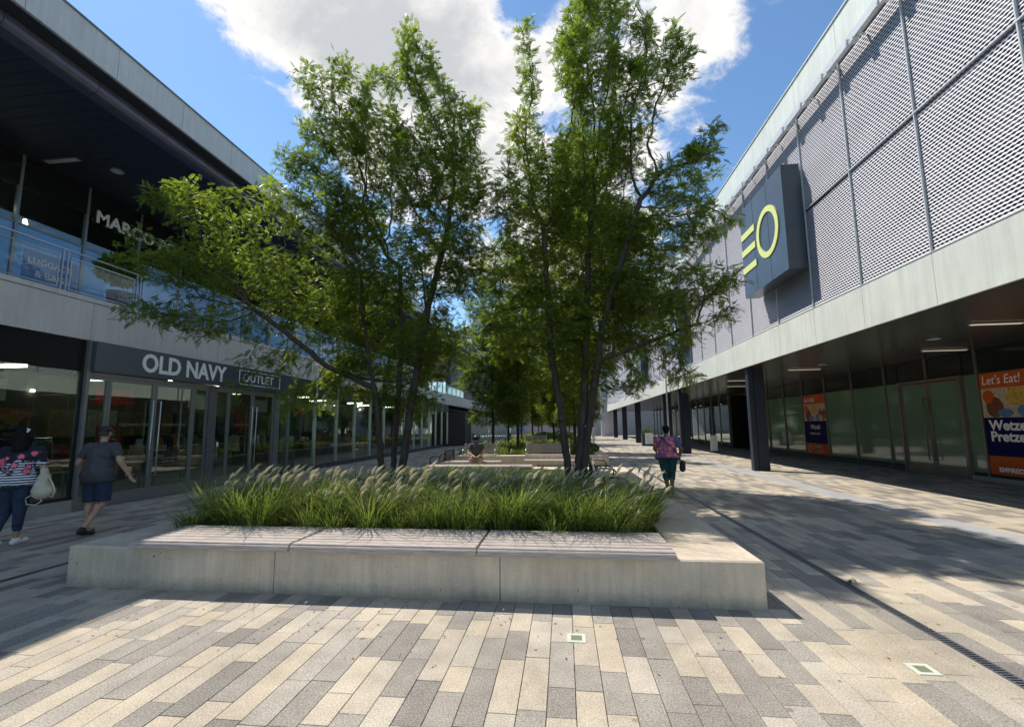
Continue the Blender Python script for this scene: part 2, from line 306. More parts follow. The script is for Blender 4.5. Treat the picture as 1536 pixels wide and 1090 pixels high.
def text(name, body, size, m, parent, origin, xdir, updir=(0, 0, 1), extrude=.01, bold=0.0, align='LEFT', sx=1.0, spacing=1.0, shear=0.0):
    cu = bpy.data.curves.new(name, 'FONT'); cu.body = body; cu.size = size; cu.extrude = extrude; cu.offset = bold; cu.align_x = align; cu.space_character = spacing; cu.shear = shear; cu.resolution_u = 3
    o = bpy.data.objects.new(name, cu); COL.objects.link(o)
    bpy.context.view_layer.update(); dg = bpy.context.evaluated_depsgraph_get()
    me = bpy.data.meshes.new_from_object(o.evaluated_get(dg)); bpy.data.objects.remove(o)
    X = Vector(xdir).normalized(); Y = Vector(updir).normalized(); Z = X.cross(Y); off = OFF.get(parent.name, Vector()) if parent else Vector(); og = Vector(origin)-off
    for v in me.vertices: c = v.co; v.co = X*(c.x*sx)+Y*c.y+Z*c.z+og
    me.materials.clear(); me.materials.append(m); me.update()
    return link(name, me, parent)

# ================================================================== GROUND
pave = structure('plaza_pavement', mesh=MB().box(-60, 60, -25, 130, -.30, -.018).mesh('plaza_pavement', M['joint']))
PW = .174
def in_frame(x, y):
    d = Vector((x, y, 0))-Vector((0, 0, CAM_H)); w = d.dot(F)
    if w < .3: return None
    px = 768+FPX*d.dot(RR)/w; py = 559-FPX*d.dot(UU)/w
    return (px, py, w) if -40 < px < 1576 and py < 1130 else None
PL = [(-5.30, 1.74, 4.42, 13.68), (-5.3, 1.74, 18.42, 30), (-5.3, 1.74, 34.5, 46), (-5.3, 1.74, 50.5, 62)]
def blocked(x0, x1, y0, y1):
    for a, b, c, d in PL:
        if x0 >= a and x1 <= b and y0 >= c and y1 <= d: return True
    return False
cands = []; strips = [(-6.29, -6.19), (2.80, 2.90), (5.97, 6.50)]
xs = []
x = -10.02
for seg in ((-10.02, -6.29), (-6.19, 2.80), (2.90, 5.97), (6.50, 11.66)):
    n = round((seg[1]-seg[0])/PW); w = (seg[1]-seg[0])/n
    xs += [(seg[0]+i*w, seg[0]+(i+1)*w) for i in range(n)]
LENS = [.30, .30, .45, .45, .60, .60, .75, .90]
for x0, x1 in xs:
    y = -2.5-random.random(); last = 0
    prev = random.random() < .5
    while y < 66:
        L = random.choice(LENS); 
        tan = random.random() < (.38 if prev else .64); prev = tan
        mi = random.choice([0, 0, 1, 2, 3]) if tan else random.choice([4, 4, 5, 6, 6, 7])
        if not blocked(x0, x1, y, y+L): cands.append((x0, x1, y, L, mi))
        y += L
def score(c):
    q = in_frame((c[0]+c[1])/2, c[2]+c[3]/2)
    return 0 if not q else c[3]*(CAM_H)/(q[2]**3)
cands.sort(key=score, reverse=True)
pm = {}
g = .0022
def paver_mesh(w, L, mi):
    k = (round(w, 3), L, mi)
    if k not in pm: pm[k] = MB().bbox(g, w-g, g, L-g, -.04, 0, .0022).mesh('paver', PAV[mi])
    return pm[k]
for i, (x0, x1, y, L, mi) in enumerate(cands[:300]):
    link('paver', paver_mesh(x1-x0, L, mi), pave, (x0, y, random.uniform(-.0016, .0006)))
mb = MB()
for x0, x1, y, L, mi in cands[300:]:
    z = random.uniform(-.0016, .0006)
    if y < 14: mb.bbox(x0+g, x1-g, y+g, y+L-g, -.04, z, .0022, mi)
    else: mb.add([(x0+g, y+g, z), (x1-g, y+g, z), (x1-g, y+L-g, z), (x0+g, y+L-g, z)], [(0, 1, 2, 3)], mi)
o = mb.build('paver', PAV, pave); o.name = 'distant_pavers'; o['kind'] = 'stuff'
y = -2.0
while y < 66:                                          # pale granite strip
    link('granite_slab', M.setdefault('_slab', MB().bbox(.003, .527, .003, .997, -.05, .001, .003).mesh('granite_slab', M['slab'])), pave, (5.97, y, 0)); y += 1.0
box('far_paving', (-10, 11.6, 66.1, 125, -.04, .0), PAV[3], pave)
def drain(x0, x1, label):
    t = thing('trench_drain', label, 'drain', (x0, 3, 0), 'trench drains along the planters')
    box('channel', (x0+.002, x1-.002, -2, 66, -.05, -.012), M['black'], t)
    mb = MB(); y = -2
    while y < 30: mb.box(x0+.014, x1-.014, y, y+.012, -.012, -.001); y += .03
    mb.box(x0+.003, x0+.014, -2, 66, -.012, .0012).box(x1-.014, x1-.003, -2, 66, -.012, .0012)
    o = mb.build('grate', M['turf'], t); o['kind'] = 'stuff'
drain(2.80, 2.90, 'long narrow metal trench drain in the sunlit paving right of the planter')
drain(-6.29, -6.19, 'long dark trench drain in the shaded paving between the planter and the shop doors')
for x, y, lb in ((.06, 3.73, 'small square in-ground light straight in front of the concrete planter'), (2.36, 3.5, 'small square in-ground light near the drain at the lower right')):
    t = thing('ground_light', lb, 'ground light', (x, y, 0), 'square in-ground lights')
    r = .072
    mb = MB()
    for b in ((-r, r, -r, -r+.03), (-r, r, r-.03, r), (-r, -r+.03, -r+.03, r-.03), (r-.03, r, -r+.03, r-.03)): mb.bbox(x+b[0], x+b[1], y+b[2], y+b[3], -.01, .005, .002)
    mb.build('frame', mat('light_surround', (.55, .57, .47), .6), t); box('lens', (x-r+.03, x+r-.03, y-r+.03, y+r-.03, -.02, .002), M['inglass'], t)
mb = MB()
for i in range(7):
    a = random.uniform(0, 6.28); c = Vector((2.93+random.uniform(-.03, .03), 5.2+random.uniform(-.03, .03), .004+.006*i)); d = Vector((math.cos(a), math.sin(a), random.uniform(.1, .6)))*.035; e = Vector((-d.y, d.x, .01))*.5
    mb.add([c-d, c+e, c+d, c-e+Vector((0, 0, .012))], [(0, 1, 2, 3)])
o = mb.build('dry_leaf', mat('dry_leaf', (.30, .25, .10), .8), None); o['label'] = 'little crumpled dry leaf lying on the paving beside the right drain'; o['category'] = 'leaf'

LV = []; LF = []
for k in range(420):
    x, y = (random.uniform(1.9, 5.5), random.uniform(3.5, 14)) if k % 3 else (random.uniform(-6.2, 1.8), random.uniform(3.2, 4.3))
    a = random.uniform(0, 6.28); d = Vector((math.cos(a), math.sin(a), 0))*random.uniform(.008, .018); e = Vector((-d.y, d.x, 0))*.45; c = Vector((x, y, .004)); n_ = len(LV)
    LV += [c-d, c+e+Vector((0, 0, .004)), c+d, c-e+Vector((0, 0, .002))]; LF.append((n_, n_+1, n_+2, n_+3))
o = MB().add(LV, LF).build('fallen_leaflets', mat('fallen_leaflet', (.22, .19, .06), .8, var=.4, scale=30)); o['kind'] = 'stuff'

# ================================================================== PLANTERS
def planter(x0, x1, y0, y1, h, wall, label, joints, front_stone=True):
    t = thing('concrete_planter', label, 'planter', ((x0+x1)/2, y0, 0), 'long concrete planters down the middle of the plaza')
    xs_ = [x0]+joints+[x1]
    for a, b in zip(xs_[:-1], xs_[1:]):
        MB().bbox(a+(.004 if a != x0 else 0), b-(.004 if b != x1 else 0), y0, y0+wall, -.01, h, .014).build('front_wall', M['conc'], t)
        MB().bbox(a+(.004 if a != x0 else 0), b-(.004 if b != x1 else 0), y1-wall, y1, -.01, h, .014).build('rear_wall', M['conc'], t)
    for j in joints: box('joint_seal', (j-.005, j+.005, y0+.012, y0+wall-.02, 0, h-.012), M['gap'], t)
    n = max(1, round((y1-y0-2*wall)/2.4)); L = (y1-y0-2*wall)/n
    for sx0, sx1 in ((x0, x0+wall), (x1-wall, x1)):
        for i in range(n): MB().bbox(sx0, sx1, y0+wall+i*L+.003, y0+wall+(i+1)*L-.003, -.01, h, .014).build('side_wall', M['conc'], t)
    box('soil', (x0+wall-.02, x1-wall+.02, y0+wall-.02, y1-wall+.02, 0, h-.06), M['soil'], t)
    return t
planter(-5.32, 1.76, 4.4, 13.7, .42, .70, 'nearest long concrete planter, with the timber bench along its front and two clumps of trees', [-2.95, -.64])
planter(-5.32, 1.76, 18.4, 30, .45, .5, 'second concrete planter, behind the person sitting on a backless bench', [-3, -.6])
planter(-5.32, 1.76, 34.5, 46, .45, .5, 'third concrete planter, far down the plaza behind the high backed benches', [-3, -.6])
planter(-5.32, 1.76, 50.5, 62, .45, .5, 'farthest concrete planter near the end of the plaza', [-3, -.6])

# timber benches on the near planter
def deck_bench(x0, x1, y0, y1, z, label, grp, n=7, m='wood_l'):
    t = thing('slatted_bench', label, 'bench', ((x0+x1)/2, y0, z-.08), grp)
    pitch = (y1-y0)/n
    for i in range(n): MB().bbox(x0+.006+random.uniform(0, .004), x1-.006, y0+i*pitch+.010, y0+(i+1)*pitch-.010, z-.035, z+random.uniform(-.001, .002), .006).build('slat', M[m], t)
    # rounded nosing slat at the front
    prof = [(y0-.012, z-.075), (y0-.012, z-.03), (y0-.004, z-.018), (y0+.02, z-.016), (y0+.02, z-.075)]
    mb = MB(); k = len(prof); mb.add([(x0+.004, *p) for p in prof]+[(x1-.004, *p) for p in prof], [tuple(range(k)), tuple(range(2*k-1, k-1, -1))]+[(i, i+k, (i+1) % k+k, (i+1) % k) for i in range(k)]); mb.build('nosing', M[m], t)
    for xx in np.linspace(x0+.25, x1-.25, 3): box('support', (xx-.03, xx+.03, y0+.03, y1-.02, z-.0795, z-.031), M['dark'], t)
G1 = 'slatted timber bench sections along the near planter'
deck_bench(-4.55, -2.77, 4.345, 5.1, .50, 'left section of the slatted timber bench on the near planter, its end in shadow', G1)
deck_bench(-2.755, -.86, 4.345, 5.1, .50, 'middle section of the slatted timber bench on the front of the near planter', G1)
deck_bench(-.85, .99, 4.345, 5.1, .50, 'right section of the slatted timber bench on the front of the near planter', G1)
deck_bench(-4.1, -.95, 13.02, 13.62, .50, 'timber bench along the rear wall of the near planter, before the sitting person', 'slatted timber benches further back', 7)
deck_bench(-4.16, -2.2, 15.35, 15.85, .45, 'sunny backless bench that the person in the middle distance sits on', 'backless benches between the planters', 5)
deck_bench(-1.45, 1.3, 15.95, 16.4, .45, 'sunny backless bench in the gap between planters, right of the sitting person', 'backless benches between the planters', 5)
for x0, x1, y in ((-4.16, -2.2, 15.35), (-1.45, 1.3, 15.95)):
    mb = MB()
    for xx in (x0+.3, x1-.3): mb.box(xx-.15, xx+.15, y+.1, y+.4, 0, .37)
    o = mb.build('concrete_plinth', M['conc'], None); o['label'] = 'pair of concrete plinths under the backless bench '+('the person sits on' if x0 < -3 else 'right of the sitting person'); o['category'] = 'plinth'
def back_bench(cx_, y, w, z0, label, rot=0, m='wood_g', arms='white', rails=6):
    t = thing('backed_bench', label, 'bench', (cx_, y, z0), 'benches with backrests')
    X = lambda u: cx_+u
    for i in range(4): box('seat_slat', (X(-w/2), X(w/2), y+.02+i*.11, y+.12+i*.11, z0, z0+.03), M['wood_l' if arms == 'white' else 'wood_g'], t)
    for i in range(rails):
        zz_ = z0+.08+i*.066; yy = y+.46+i*.018
        box('back_slat', (X(-w/2), X(w/2), yy, yy+.025, zz_, zz_+.052), M[m], t)
    for s in (-1, 1):
        xx = X(s*(w/2-.03)); am = M['alu_l'] if arms == 'white' else M['black']
        MB().tube([(xx, y+.47, z0+.25), (xx, y+.25, z0+.27), (xx, y+.06, z0+.24), (xx, y+.0, z0+.16), (xx, y+.02, z0+.0)], .018, 8).build('armrest', am, t, True)
        box('back_frame', (xx-.02, xx+.02, y+.488+.05, y+.53+.05, z0, z0+.48), am, t)
    if rot:
        t.rotation_euler.z = rot
    return t
back_bench(-3.54, 18.42, 1.42, .452, 'high backed slatted bench right behind the sitting person')
back_bench(-.68, 18.42, 1.85, .452, 'high backed slatted bench seen between the grasses, right of the sitting person')
back_bench(-2.2, 34.52, 1.7, .452, 'distant high backed bench on the third planter')
back_bench(1.15, 9.4, 1.9, .425, 'nearer dark bench with black armrests on the right ledge of the near planter', rot=math.pi/2, arms='black')
back_bench(1.15, 11.9, 1.9, .425, 'farther dark slatted bench on the right ledge of the near planter, behind the first', rot=math.pi/2, arms='black')
back_bench(-4.75, 16.2, 1.3, .35, 'black metal bench in the shade left of the sitting person', rot=-math.pi/2, m='black', arms='black')

# ================================================================== LEFT BUILDING
LB = thing('shopping_building', 'two storey shop building on the left with deep dark upper balcony and glass shopfronts', 'building', (-12, 20, 0))
YA, YB = -3.0, 38.0
box('roof_slab', (-30, -10.08, YA, 78, 9.65, 10.30), M['dark'], LB)
y = 8.235-1.765*7
while y < 76:
    box('roof_fascia_panel', (-10.07, -10.0, y+.006, y+1.765-.006, 9.62, 10.40), M['panel_l'], LB); y += 1.765
box('coping', (-10.12, -9.97, YA, 78, 10.403, 10.44), M['alu'], LB)
box('fascia_gap_backing', (-10.079, -10.072, YA, 78, 9.63, 10.39), M['gap'], LB)
y = 8.235-1.765*7                                        # round nosed gutter below the fascia
prof = [(-10.44, 9.615), (-10.44, 9.50), (-10.46, 9.42), (-10.52, 9.35), (-10.60, 9.32), (-10.8, 9.32), (-10.8, 9.615)]
mb = MB(); k = len(prof); mb.add([(p[0], .006, p[1]) for p in prof]+[(p[0], 1.759, p[1]) for p in prof], [tuple(range(k)), tuple(range(2*k-1, k-1, -1))]+[(i, i+k, (i+1) % k+k, (i+1) % k) for i in range(k)])
gm = mb.mesh('gutter_section', M['gutter'])
while y < 76: link('gutter_section', gm, LB, Vector((0, y, 0))-OFF[LB.name]); y += 1.765
# soffit planks (run across the balcony)
pk = MB().box(-15.2, -10.805, .006, .294, 9.33, 9.37).mesh('soffit_plank', M['soffit'])
y = 3.0
while y < 50: link('soffit_plank', pk, LB, Vector((0, y, 0))-OFF[LB.name]); y += .30
box('soffit_backing', (-15.3, -10.805, YA, 78, 9.375, 9.61), M['black'], LB); box('fascia_soffit', (-10.8, -10.072, YA, 78, 9.622, 9.648), M['dark'], LB)
# floor band
y = 8.25-3.52*3
while y < 74:
    box('band_panel', (-10.06, -10.0, y+.006, y+3.514, 3.555, 4.36), M['panel_l'], LB); y += 3.52
box('band_cap', (-10.3, -9.985, YA, 78, 4.372, 4.47), M['panel_l'], LB)
box('floor_slab', (-24, -10.062, YA, 78, 3.57, 4.37), M['dark'], LB)
box('balcony_deck', (-15.3, -10.31, YA, 78, 4.372, 4.40), M['sill'], LB)
box('back_wall', (-24.2, -24, YA, 78, 0, 9.6), M['wall_in'], LB)
box('shop_floor', (-24, -10.1, YA, YB, -.02, .012), M['floor_in'], LB)
box('shop_ceiling', (-24, -10.3, YA, YB, 3.3, 3.36), M['wall_in'], LB)
box('upper_floor', (-24, -15.3, YA, 78, 4.372, 4.42), M['floor_in'], LB)
# upper glazing
ym = 10.03-1.765*6
while ym < 44:
    box('upper_mullion', (-14.95, -14.85, ym-.035, ym+.035, 4.42, 9.33), M['alu'], LB)
    box('upper_pane', (-14.92, -14.905, ym+.04, ym+1.725, 7.40, 8.45), M['glass'], LB)
    box('film_pane', (-14.92, -14.90, ym+.04, ym+1.725, 4.46, 7.35), M['blue'], LB)
    box('upper_transom', (-14.93, -14.87, ym+.036, ym+1.729, 8.45, 9.33), M['blind'], LB)
    box('transom_bar', (-14.935, -14.865, ym+.037, ym+1.728, 7.35, 7.40), M['alu'], LB)
    ym += 1.765
# open glass door on the balcony, ajar
MB().box(-14.2, -14.15, 11.95, 13.1, 4.45, 6.85).build('balcony_door', M['glass_clear'], LB)
# slim edge columns from balcony to roof
for yy in (6.1,): box('edge_column', (-10.42, -10.30, yy-.06, yy+.06, 4.47, 9.33), M['alu'], LB)
# ground floor glazing west of the doors
box('louvre_backing', (-10.10, -10.075, YA, 8.16, 2.90, 3.545), M['black'], LB)
mb = MB(); z = 2.93
while z < 3.53: mb.box(-10.075, -10.03, YA, 8.16, z, z+.012); z += .035
mb.build('louvre_blades', M['black'], LB)['kind'] = 'stuff'
box('sill_block', (-10.2, -9.97, YA, 8.22, 0, .25), M['sill'], LB)
for a, b in ((-2.9, 1.0), (1.06, 4.6), (4.66, 8.15)): box('window_pane', (-10.055, -10.04, a, b, .32, 2.88), M['glass'], LB)
box('window_base', (-10.1, -10.0, YA, 8.2, .25, .32), M['black'], LB)
for yy in (1.03, 4.63): box('mullion', (-10.1, -10.01, yy-.03, yy+.03, .32, 2.9), M['black'], LB)
box('corner_post', (-10.1, -10.02, 8.16, 8.2, 0, 3.55), M['black'], LB); box('end_mullion', (-10.1, -9.94, 8.205, 8.27, 0, 3.555), M['alu'], LB)
# doors
def leaf(y0, y1, hinge_left, fr=.065, kick=.28, pull=True, name='door'):
    mb = MB(); z1 = 2.80
    mb.box(-10.06, -10.0, y0+.004, y0+fr, .01, z1).box(-10.06, -10.0, y1-fr, y1-.004, .01, z1).box(-10.06, -10.0, y0+fr, y1-fr, .01, kick).box(-10.06, -10.0, y0+fr, y1-fr, z1-.07, z1)
    d = mb.build(name, M['alu'], LB)
    MB().box(-10.038, -10.025, y0+fr, y1-fr, kick, z1-.07).build('pane', M['glass'], d)
    if pull:
        yy = y1-.10 if hinge_left else y0+.10
        MB().tube([(-10.0, yy, .55), (-9.93, yy, .55), (-9.93, yy, 2.35), (-10.0, yy, 2.35)], .014, 6).build('handle', M['alu_l'], d, True)
    return d
leaf(8.27, 8.74, True, .05, pull=False, name='sidelight'); leaf(8.74, 9.88, True); leaf(9.88, 11.05, False); leaf(11.05, 11.54, True, .05, pull=False, name='sidelight')
box('door_pier', (-10.1, -9.97, 11.545, 11.83, 0, 2.885), mat('grey_pier', (.10, .105, .11), .5), LB)
leaf(11.835, 12.33, True, .03, pull=False, name='sidelight'); leaf(12.33, 13.38, True); leaf(13.38, 14.46, False)
box('door_pier', (-10.1, -9.96, 14.465, 14.72, 0, 2.885), M['alu'], LB)
box('door_head', (-10.1, -9.98, 8.27, 14.72, 2.805, 2.885), M['alu'], LB)
MB().box(-9.94, -9.925, 11.87, 11.93, 1.15, 1.28).build('card_reader', M['white'], LB)
YM = [15.32, 17.1, 18.84, 20.56, 22.3, 24.1, 25.85, 27.55, 29.2, 30.9, 32.6, 34.36, 36.1, 37.9]
prev = 14.72
for yy in YM:
    box('window_pane', (-10.055, -10.04, prev+.035, yy-.025, .2, 2.88), M['glass'], LB)
    box('mullion', (-10.1, -9.97, yy-.022, yy+.022, .2, 3.54), M['alu_l'] if yy > 15.5 else M['alu'], LB); prev = yy
box('window_base', (-10.1, -9.98, 14.725, YB, 0, .198), M['dark'], LB)
box('shop_transom', (-10.09, -10.02, 15.52, YB, 2.89, 3.548), M['black'], LB)
# projecting block and the further shopfront
box('portal_block', (-10.6, -8.55, 38.3, 40.3, 0, 2.75), mat('dark_brown_cladding', (.055, .045, .040), .6), LB)
box('far_shop_wall', (-10.6, -8.5, 40.4, 75, 2.7, 3.0), M['dark'], LB); box('far_shop_back', (-13, -12.8, 40.4, 75, 0, 3.5), M['wall_in'], LB)
yy = 40.5
while yy < 74:
    box('far_mullion', (-8.52, -8.44, yy-.04, yy+.04, 0, 2.7), M['alu_l'], LB); box('far_pane', (-8.5, -8.485, yy+.045, yy+1.7, .1, 2.7), M['glass'], LB); yy += 1.75
box('far_upper_wall', (-10.9, -10.4, 40.4, 78, 4.47, 8.8), M['back'], LB)
# shop interior that shows through the glass
for x, y in ((-11.3, 7.0), (-11.6, 17.75)):
    o = MB().tube([(x, y, 0), (x, y, 3.3)], .30, 20).build('interior_column', M['greencol'], LB, True)
for k in range(46):
    x = -11.2-random.random()*9-1.2; y = 1+random.random()*36
    zl = random.uniform(2.5, 3.2); MB().tube([(x, y, zl), (x, y, zl+.07)], .05, 8).build('ceiling_lamp', M['lamp'], LB)
for k in range(11):
    y = 3.2+k*3.1; box('strip_lamp', (-14.2-.8*(k % 2), -13.2-.8*(k % 2), y, y+.09, 3.22, 3.29), M['lamp'], LB)
box('display_wall', (-15.6, -15.5, 0, 36, .014, 3.295), mat('warm_display_wall', (.10, .09, .08), .8, var=.25, scale=1.3), LB)
DW = [mat('stacked_goods', c, .8, var=.4, scale=7) for c in ((.22, .03, .03), (.03, .05, .12), (.24, .23, .21), (.03, .035, .03), (.16, .11, .06), (.015, .015, .02), (.07, .08, .09), (.02, .02, .02))]
for k in range(64):
    y = .6+(k % 32)*1.1; z = 1.45 if k < 32 else .35
    box('wall_display', (-15.49, -15.2, y, y+.95, z, z+random.uniform(.6, .95)), random.choice(DW), LB)
for k in range(9): box('shop_banner', (-15.49, -15.47, 2+k*3.7, 3.3+k*3.7, 2.5, 3.1), M['red'] if k % 3 == 0 else M['lgrey'], LB)
box('balcony_display', (-18, -15.5, 3, 34, 4.42, 5.6), M['wall_in'], LB)
for yy, zz_ in ((8.9, 7.95), (9.5, 7.85), (10.6, 7.6)): MB().tube([(-15.4, yy, zz_), (-15.45, yy+.02, zz_+.16)], [.06, .04], 8).build('spot_lamp', M['lamp'], LB)
CL = mat('mixed_garments', (.16, .12, .12), .9, var=.6, scale=5)
cols = [(.3, .03, .03), (.05, .08, .2), (.4, .38, .33), (.1, .16, .1), (.35, .2, .1), (.02, .02, .03)]
GM = [mat('garment_cloth', c, .9, var=.3, scale=9) for c in cols]
for k in range(16):
    x = random.uniform(-16, -11.8); y = 8.8+k*1.75+random.uniform(-.3, .3)
    t = thing('clothes_rail', 'clothes rail with hanging garments inside the left shop, behind the glass', 'clothes rail', (x, y, 0), 'clothes rails inside the left shop')
    MB().tube([(x, y-.6, 0), (x, y-.6, 1.45), (x, y+.6, 1.45), (x, y+.6, 0)], .015, 6).build('rail', M['alu_l'], t)
    for j in range(9):
        yy = y-.5+j*.12; zt = 1.42; gh = random.uniform(.5, .85)
        MB().add([(x-.22, yy, zt-.1), (x, yy, zt), (x+.22, yy, zt-.1), (x+.26, yy, zt-gh), (x-.26, yy, zt-gh), (x-.22, yy+.05, zt-.1), (x, yy+.05, zt), (x+.22, yy+.05, zt-.1), (x+.26, yy+.06, zt-gh), (x-.26, yy+.06, zt-gh)],
                 [(4, 3, 2, 1, 0), (5, 6, 7, 8, 9), (0, 1, 6, 5), (1, 2, 7, 6), (2, 3, 8, 7), (3, 4, 9, 8), (4, 0, 5, 9)]).build('garment', random.choice(GM), t)
for x, y in ((-11.6, 10.2), (-11.9, 12.9)):
    t = thing('display_table', 'low display table with folded clothes behind the '+('left' if y < 11 else 'right')+' shop doors', 'table', (x, y, 0), 'display tables inside the left shop')
    box('table_top', (x-.5, x+.5, y-.6, y+.6, .78, .82), M['lgrey'], t)
    for a in (-.45, .45):
        for b in (-.55, .55): box('leg', (x+a-.02, x+a+.02, y+b-.02, y+b+.02, 0, .78), M['alu'], t)
    for j in range(5): box('folded_garment', (x-.4, x-.05, y-.55+j*.22, y-.37+j*.22, .82, .82+random.uniform(.06, .14)), random.choice(GM), t)

# signs of the left building
S = thing('shop_sign', 'long charcoal shop sign over the left entrance doors with big white letters', 'shop sign', (-9.95, 11.9, 2.9))
MB().box(-9.99, -9.86, 8.28, 15.48, 2.90, 3.54).build('sign_board', M['signbox'], S)
text('main_lettering', 'OLD NAVY', .60, M['white'], S, (-9.857, 9.32, 3.03), (0, 1, 0), extrude=.012, bold=.016, sx=.875)
text('outlet_lettering', 'OUTLET', .36, M['offwhite'], S, (-9.857, 12.66, 3.115), (0, 1, 0), extrude=.01, bold=.006, sx=1.02, spacing=1.1)
mb = MB()
for b in ((12.50, 14.48, 3.01, 3.035), (12.50, 14.48, 3.435, 3.46), (12.50, 12.525, 3.035, 3.435), (14.455, 14.48, 3.035, 3.435)): mb.box(-9.86, -9.846, b[0], b[1], b[2], b[3])
mb.build('outlet_border', M['offwhite'], S)
S = thing('shop_sign', 'white letters of the luggage shop sign above the upper balcony glazing', 'shop sign', (-14.8, 13.5, 8.4))
text('lettering', 'MARCO POLO', .56, M['offwhite'], S, (-14.84, 12.02, 8.33), (0, 1, 0), extrude=.02, bold=.014, sx=1.0, spacing=1.05)
S = thing('window_poster', 'blue luggage poster stuck on the balcony shop window', 'poster', (-14.88, 11, 5.2))
box('print', (-14.898, -14.89, 10.3, 11.7, 5.3, 6.75), M['blue_dark'], S)
text('print_line', 'LUGGAGE', .25, M['panel_l'], S, (-14.885, 10.4, 6.38), (0, 1, 0), extrude=.002, bold=.004); text('print_line', '& BAGS', .27, M['panel_l'], S, (-14.885, 10.6, 6.02), (0, 1, 0), extrude=.002, bold=.004)
S = thing('window_poster', 'black and red sale poster inside the left shop window beyond the doors', 'poster', (-10.2, 17.9, 1.5))
box('backing', (-10.2, -10.18, 17.35, 18.5, .55, 2.5), M['black'], S)
text('print_line', '40&50', .44, M['white'], S, (-10.17, 17.42, 1.62), (0, 1, 0), extrude=.002, bold=.006, sx=.72)
for z_, s_ in ((1.2, '% OFF'), (.85, 'EVERYTHING')):
    box('red_band', (-10.178, -10.172, 17.42, 18.42, z_-.06, z_+.22), M['red'], S); text('print_line', s_, .2, M['white'], S, (-10.168, 17.47, z_), (0, 1, 0), extrude=.001, sx=.74)
S = thing('sale_board', 'red sale board with white 75 standing behind the first glass doors', 'sign', (-10.9, 9.9, 0))
box('board', (-10.95, -10.91, 9.35, 9.95, .55, 1.75), M['red'], S); box('stand', (-11.0, -10.9, 9.6, 9.7, 0, .55), M['alu'], S)
text('number', '75', .5, M['white'], S, (-10.905, 9.38, .95), (0, 1, 0), extrude=.002, bold=.01, sx=.8); text('word', 'SALE', .2, M['white'], S, (-10.905, 9.4, 1.5), (0, 1, 0), extrude=.002, sx=.9)
for y in (9.05, 10.15, 12.6):
    S = thing('door_decal', 'small web address lettering on the glass of the '+{9.05: 'first', 10.15: 'second', 12.6: 'third'}[y]+' shop door', 'decal', (-10.02, y, 1.75))
    text('lettering', 'OLDNAVY.COM', .10, M['alu'], S, (-10.018, y, 1.74), (0, 1, 0), extrude=.001, sx=1.0)

# balcony railing
RA = thing('balcony_railing', 'steel and glass railing along the upper balcony edge of the left building', 'railing', (-10.1, 12, 4.47))
MB().tube([(-10.1, -2, 5.35), (-10.1, 60, 5.35)], .019, 8).build('top_rail', M['rail'], RA, True)
y = 7.69-1.6*6; 
while y < 44:
    for d in (-.045, .045): MB().box(-10.115, -10.085, y+d-.012, y+d+.012, 4.47, 5.33).build('post', M['rail'], RA)
    mb = MB(); a, b = y+.10, y+1.50
    mb.box(-10.11, -10.09, a, b, 5.20, 5.222).box(-10.11, -10.09, a, b, 4.53, 4.552).box(-10.11, -10.09, a, a+.02, 4.552, 5.20).box(-10.11, -10.09, b-.02, b, 4.552, 5.20)
    mb.build('panel_frame', M['rail'], RA)
    MB().box(-10.104, -10.096, a+.02, b-.02, 4.552, 5.20).build('glass_panel', M['glass_clear'], RA)
    y += 1.6
x, y = -14.07, 10.35; t = thing('soffit_light', 'pale rectangular light fixture in the dark balcony soffit', 'light', (x, y, 9.32)); box('housing', (x-.54, x+.54, y-.09, y+.09, 9.30, 9.328), M['alu'], t); box('lens', (x-.5, x+.5, y-.07, y+.07, 9.292, 9.299), M['lamp_d'], t)
x, y = -13.05, 11.02; t = thing('soffit_light', 'round pale light fixture in the dark balcony soffit', 'light', (x, y, 9.32)); MB().tube([(x, y, 9.29), (x, y, 9.328)], .17, 20).build('housing', M['alu'], t); MB().tube([(x, y, 9.282), (x, y, 9.289)], .14, 20).build('lens', M['lamp_d'], t)

# ================================================================== RIGHT BUILDING
RB = thing('mall_building', 'long two storey mall building on the right with expanded metal facade over a dark arcade', 'building', (9, 20, 0))
BW = 1.88; Y0 = 8.33-BW*6; NB = 38; Y1 = Y0+NB*BW
fas = MB().box(6.5, 6.56, .005, BW-.005, 9.95, 10.98).mesh('roof_fascia_panel', M['panel_r'])
bnd = MB().box(6.5, 6.56, .005, BW-.005, 3.66, 4.60).mesh('band_panel', M['panel_r'])
LO = -OFF[RB.name]
for i in range(NB):
    link('roof_fascia_panel', fas, RB, LO+Vector((0, Y0+i*BW, 0))); link('band_panel', bnd, RB, LO+Vector((0, Y0+i*BW, 0)))
box('fascia_backing', (6.565, 6.6, Y0, Y1, 9.96, 10.97), M['gap'], RB); box('band_backing', (6.565, 7.2, Y0, Y1, 3.67, 4.59), M['gap'], RB)
box('coping', (6.47, 6.62, Y0, Y1, 10.984, 11.02), M['panel_r'], RB)
box('band_lip', (6.49, 6.56, Y0, Y1, 4.604, 4.622), M['strut'], RB)
box('wall_behind_mesh', (7.0, 7.25, Y0, Y1, 4.6, 10.9), M['back'], RB)
box('roof_slab', (7.3, 24, Y0, Y1, 10.5, 10.7), M['dark'], RB)
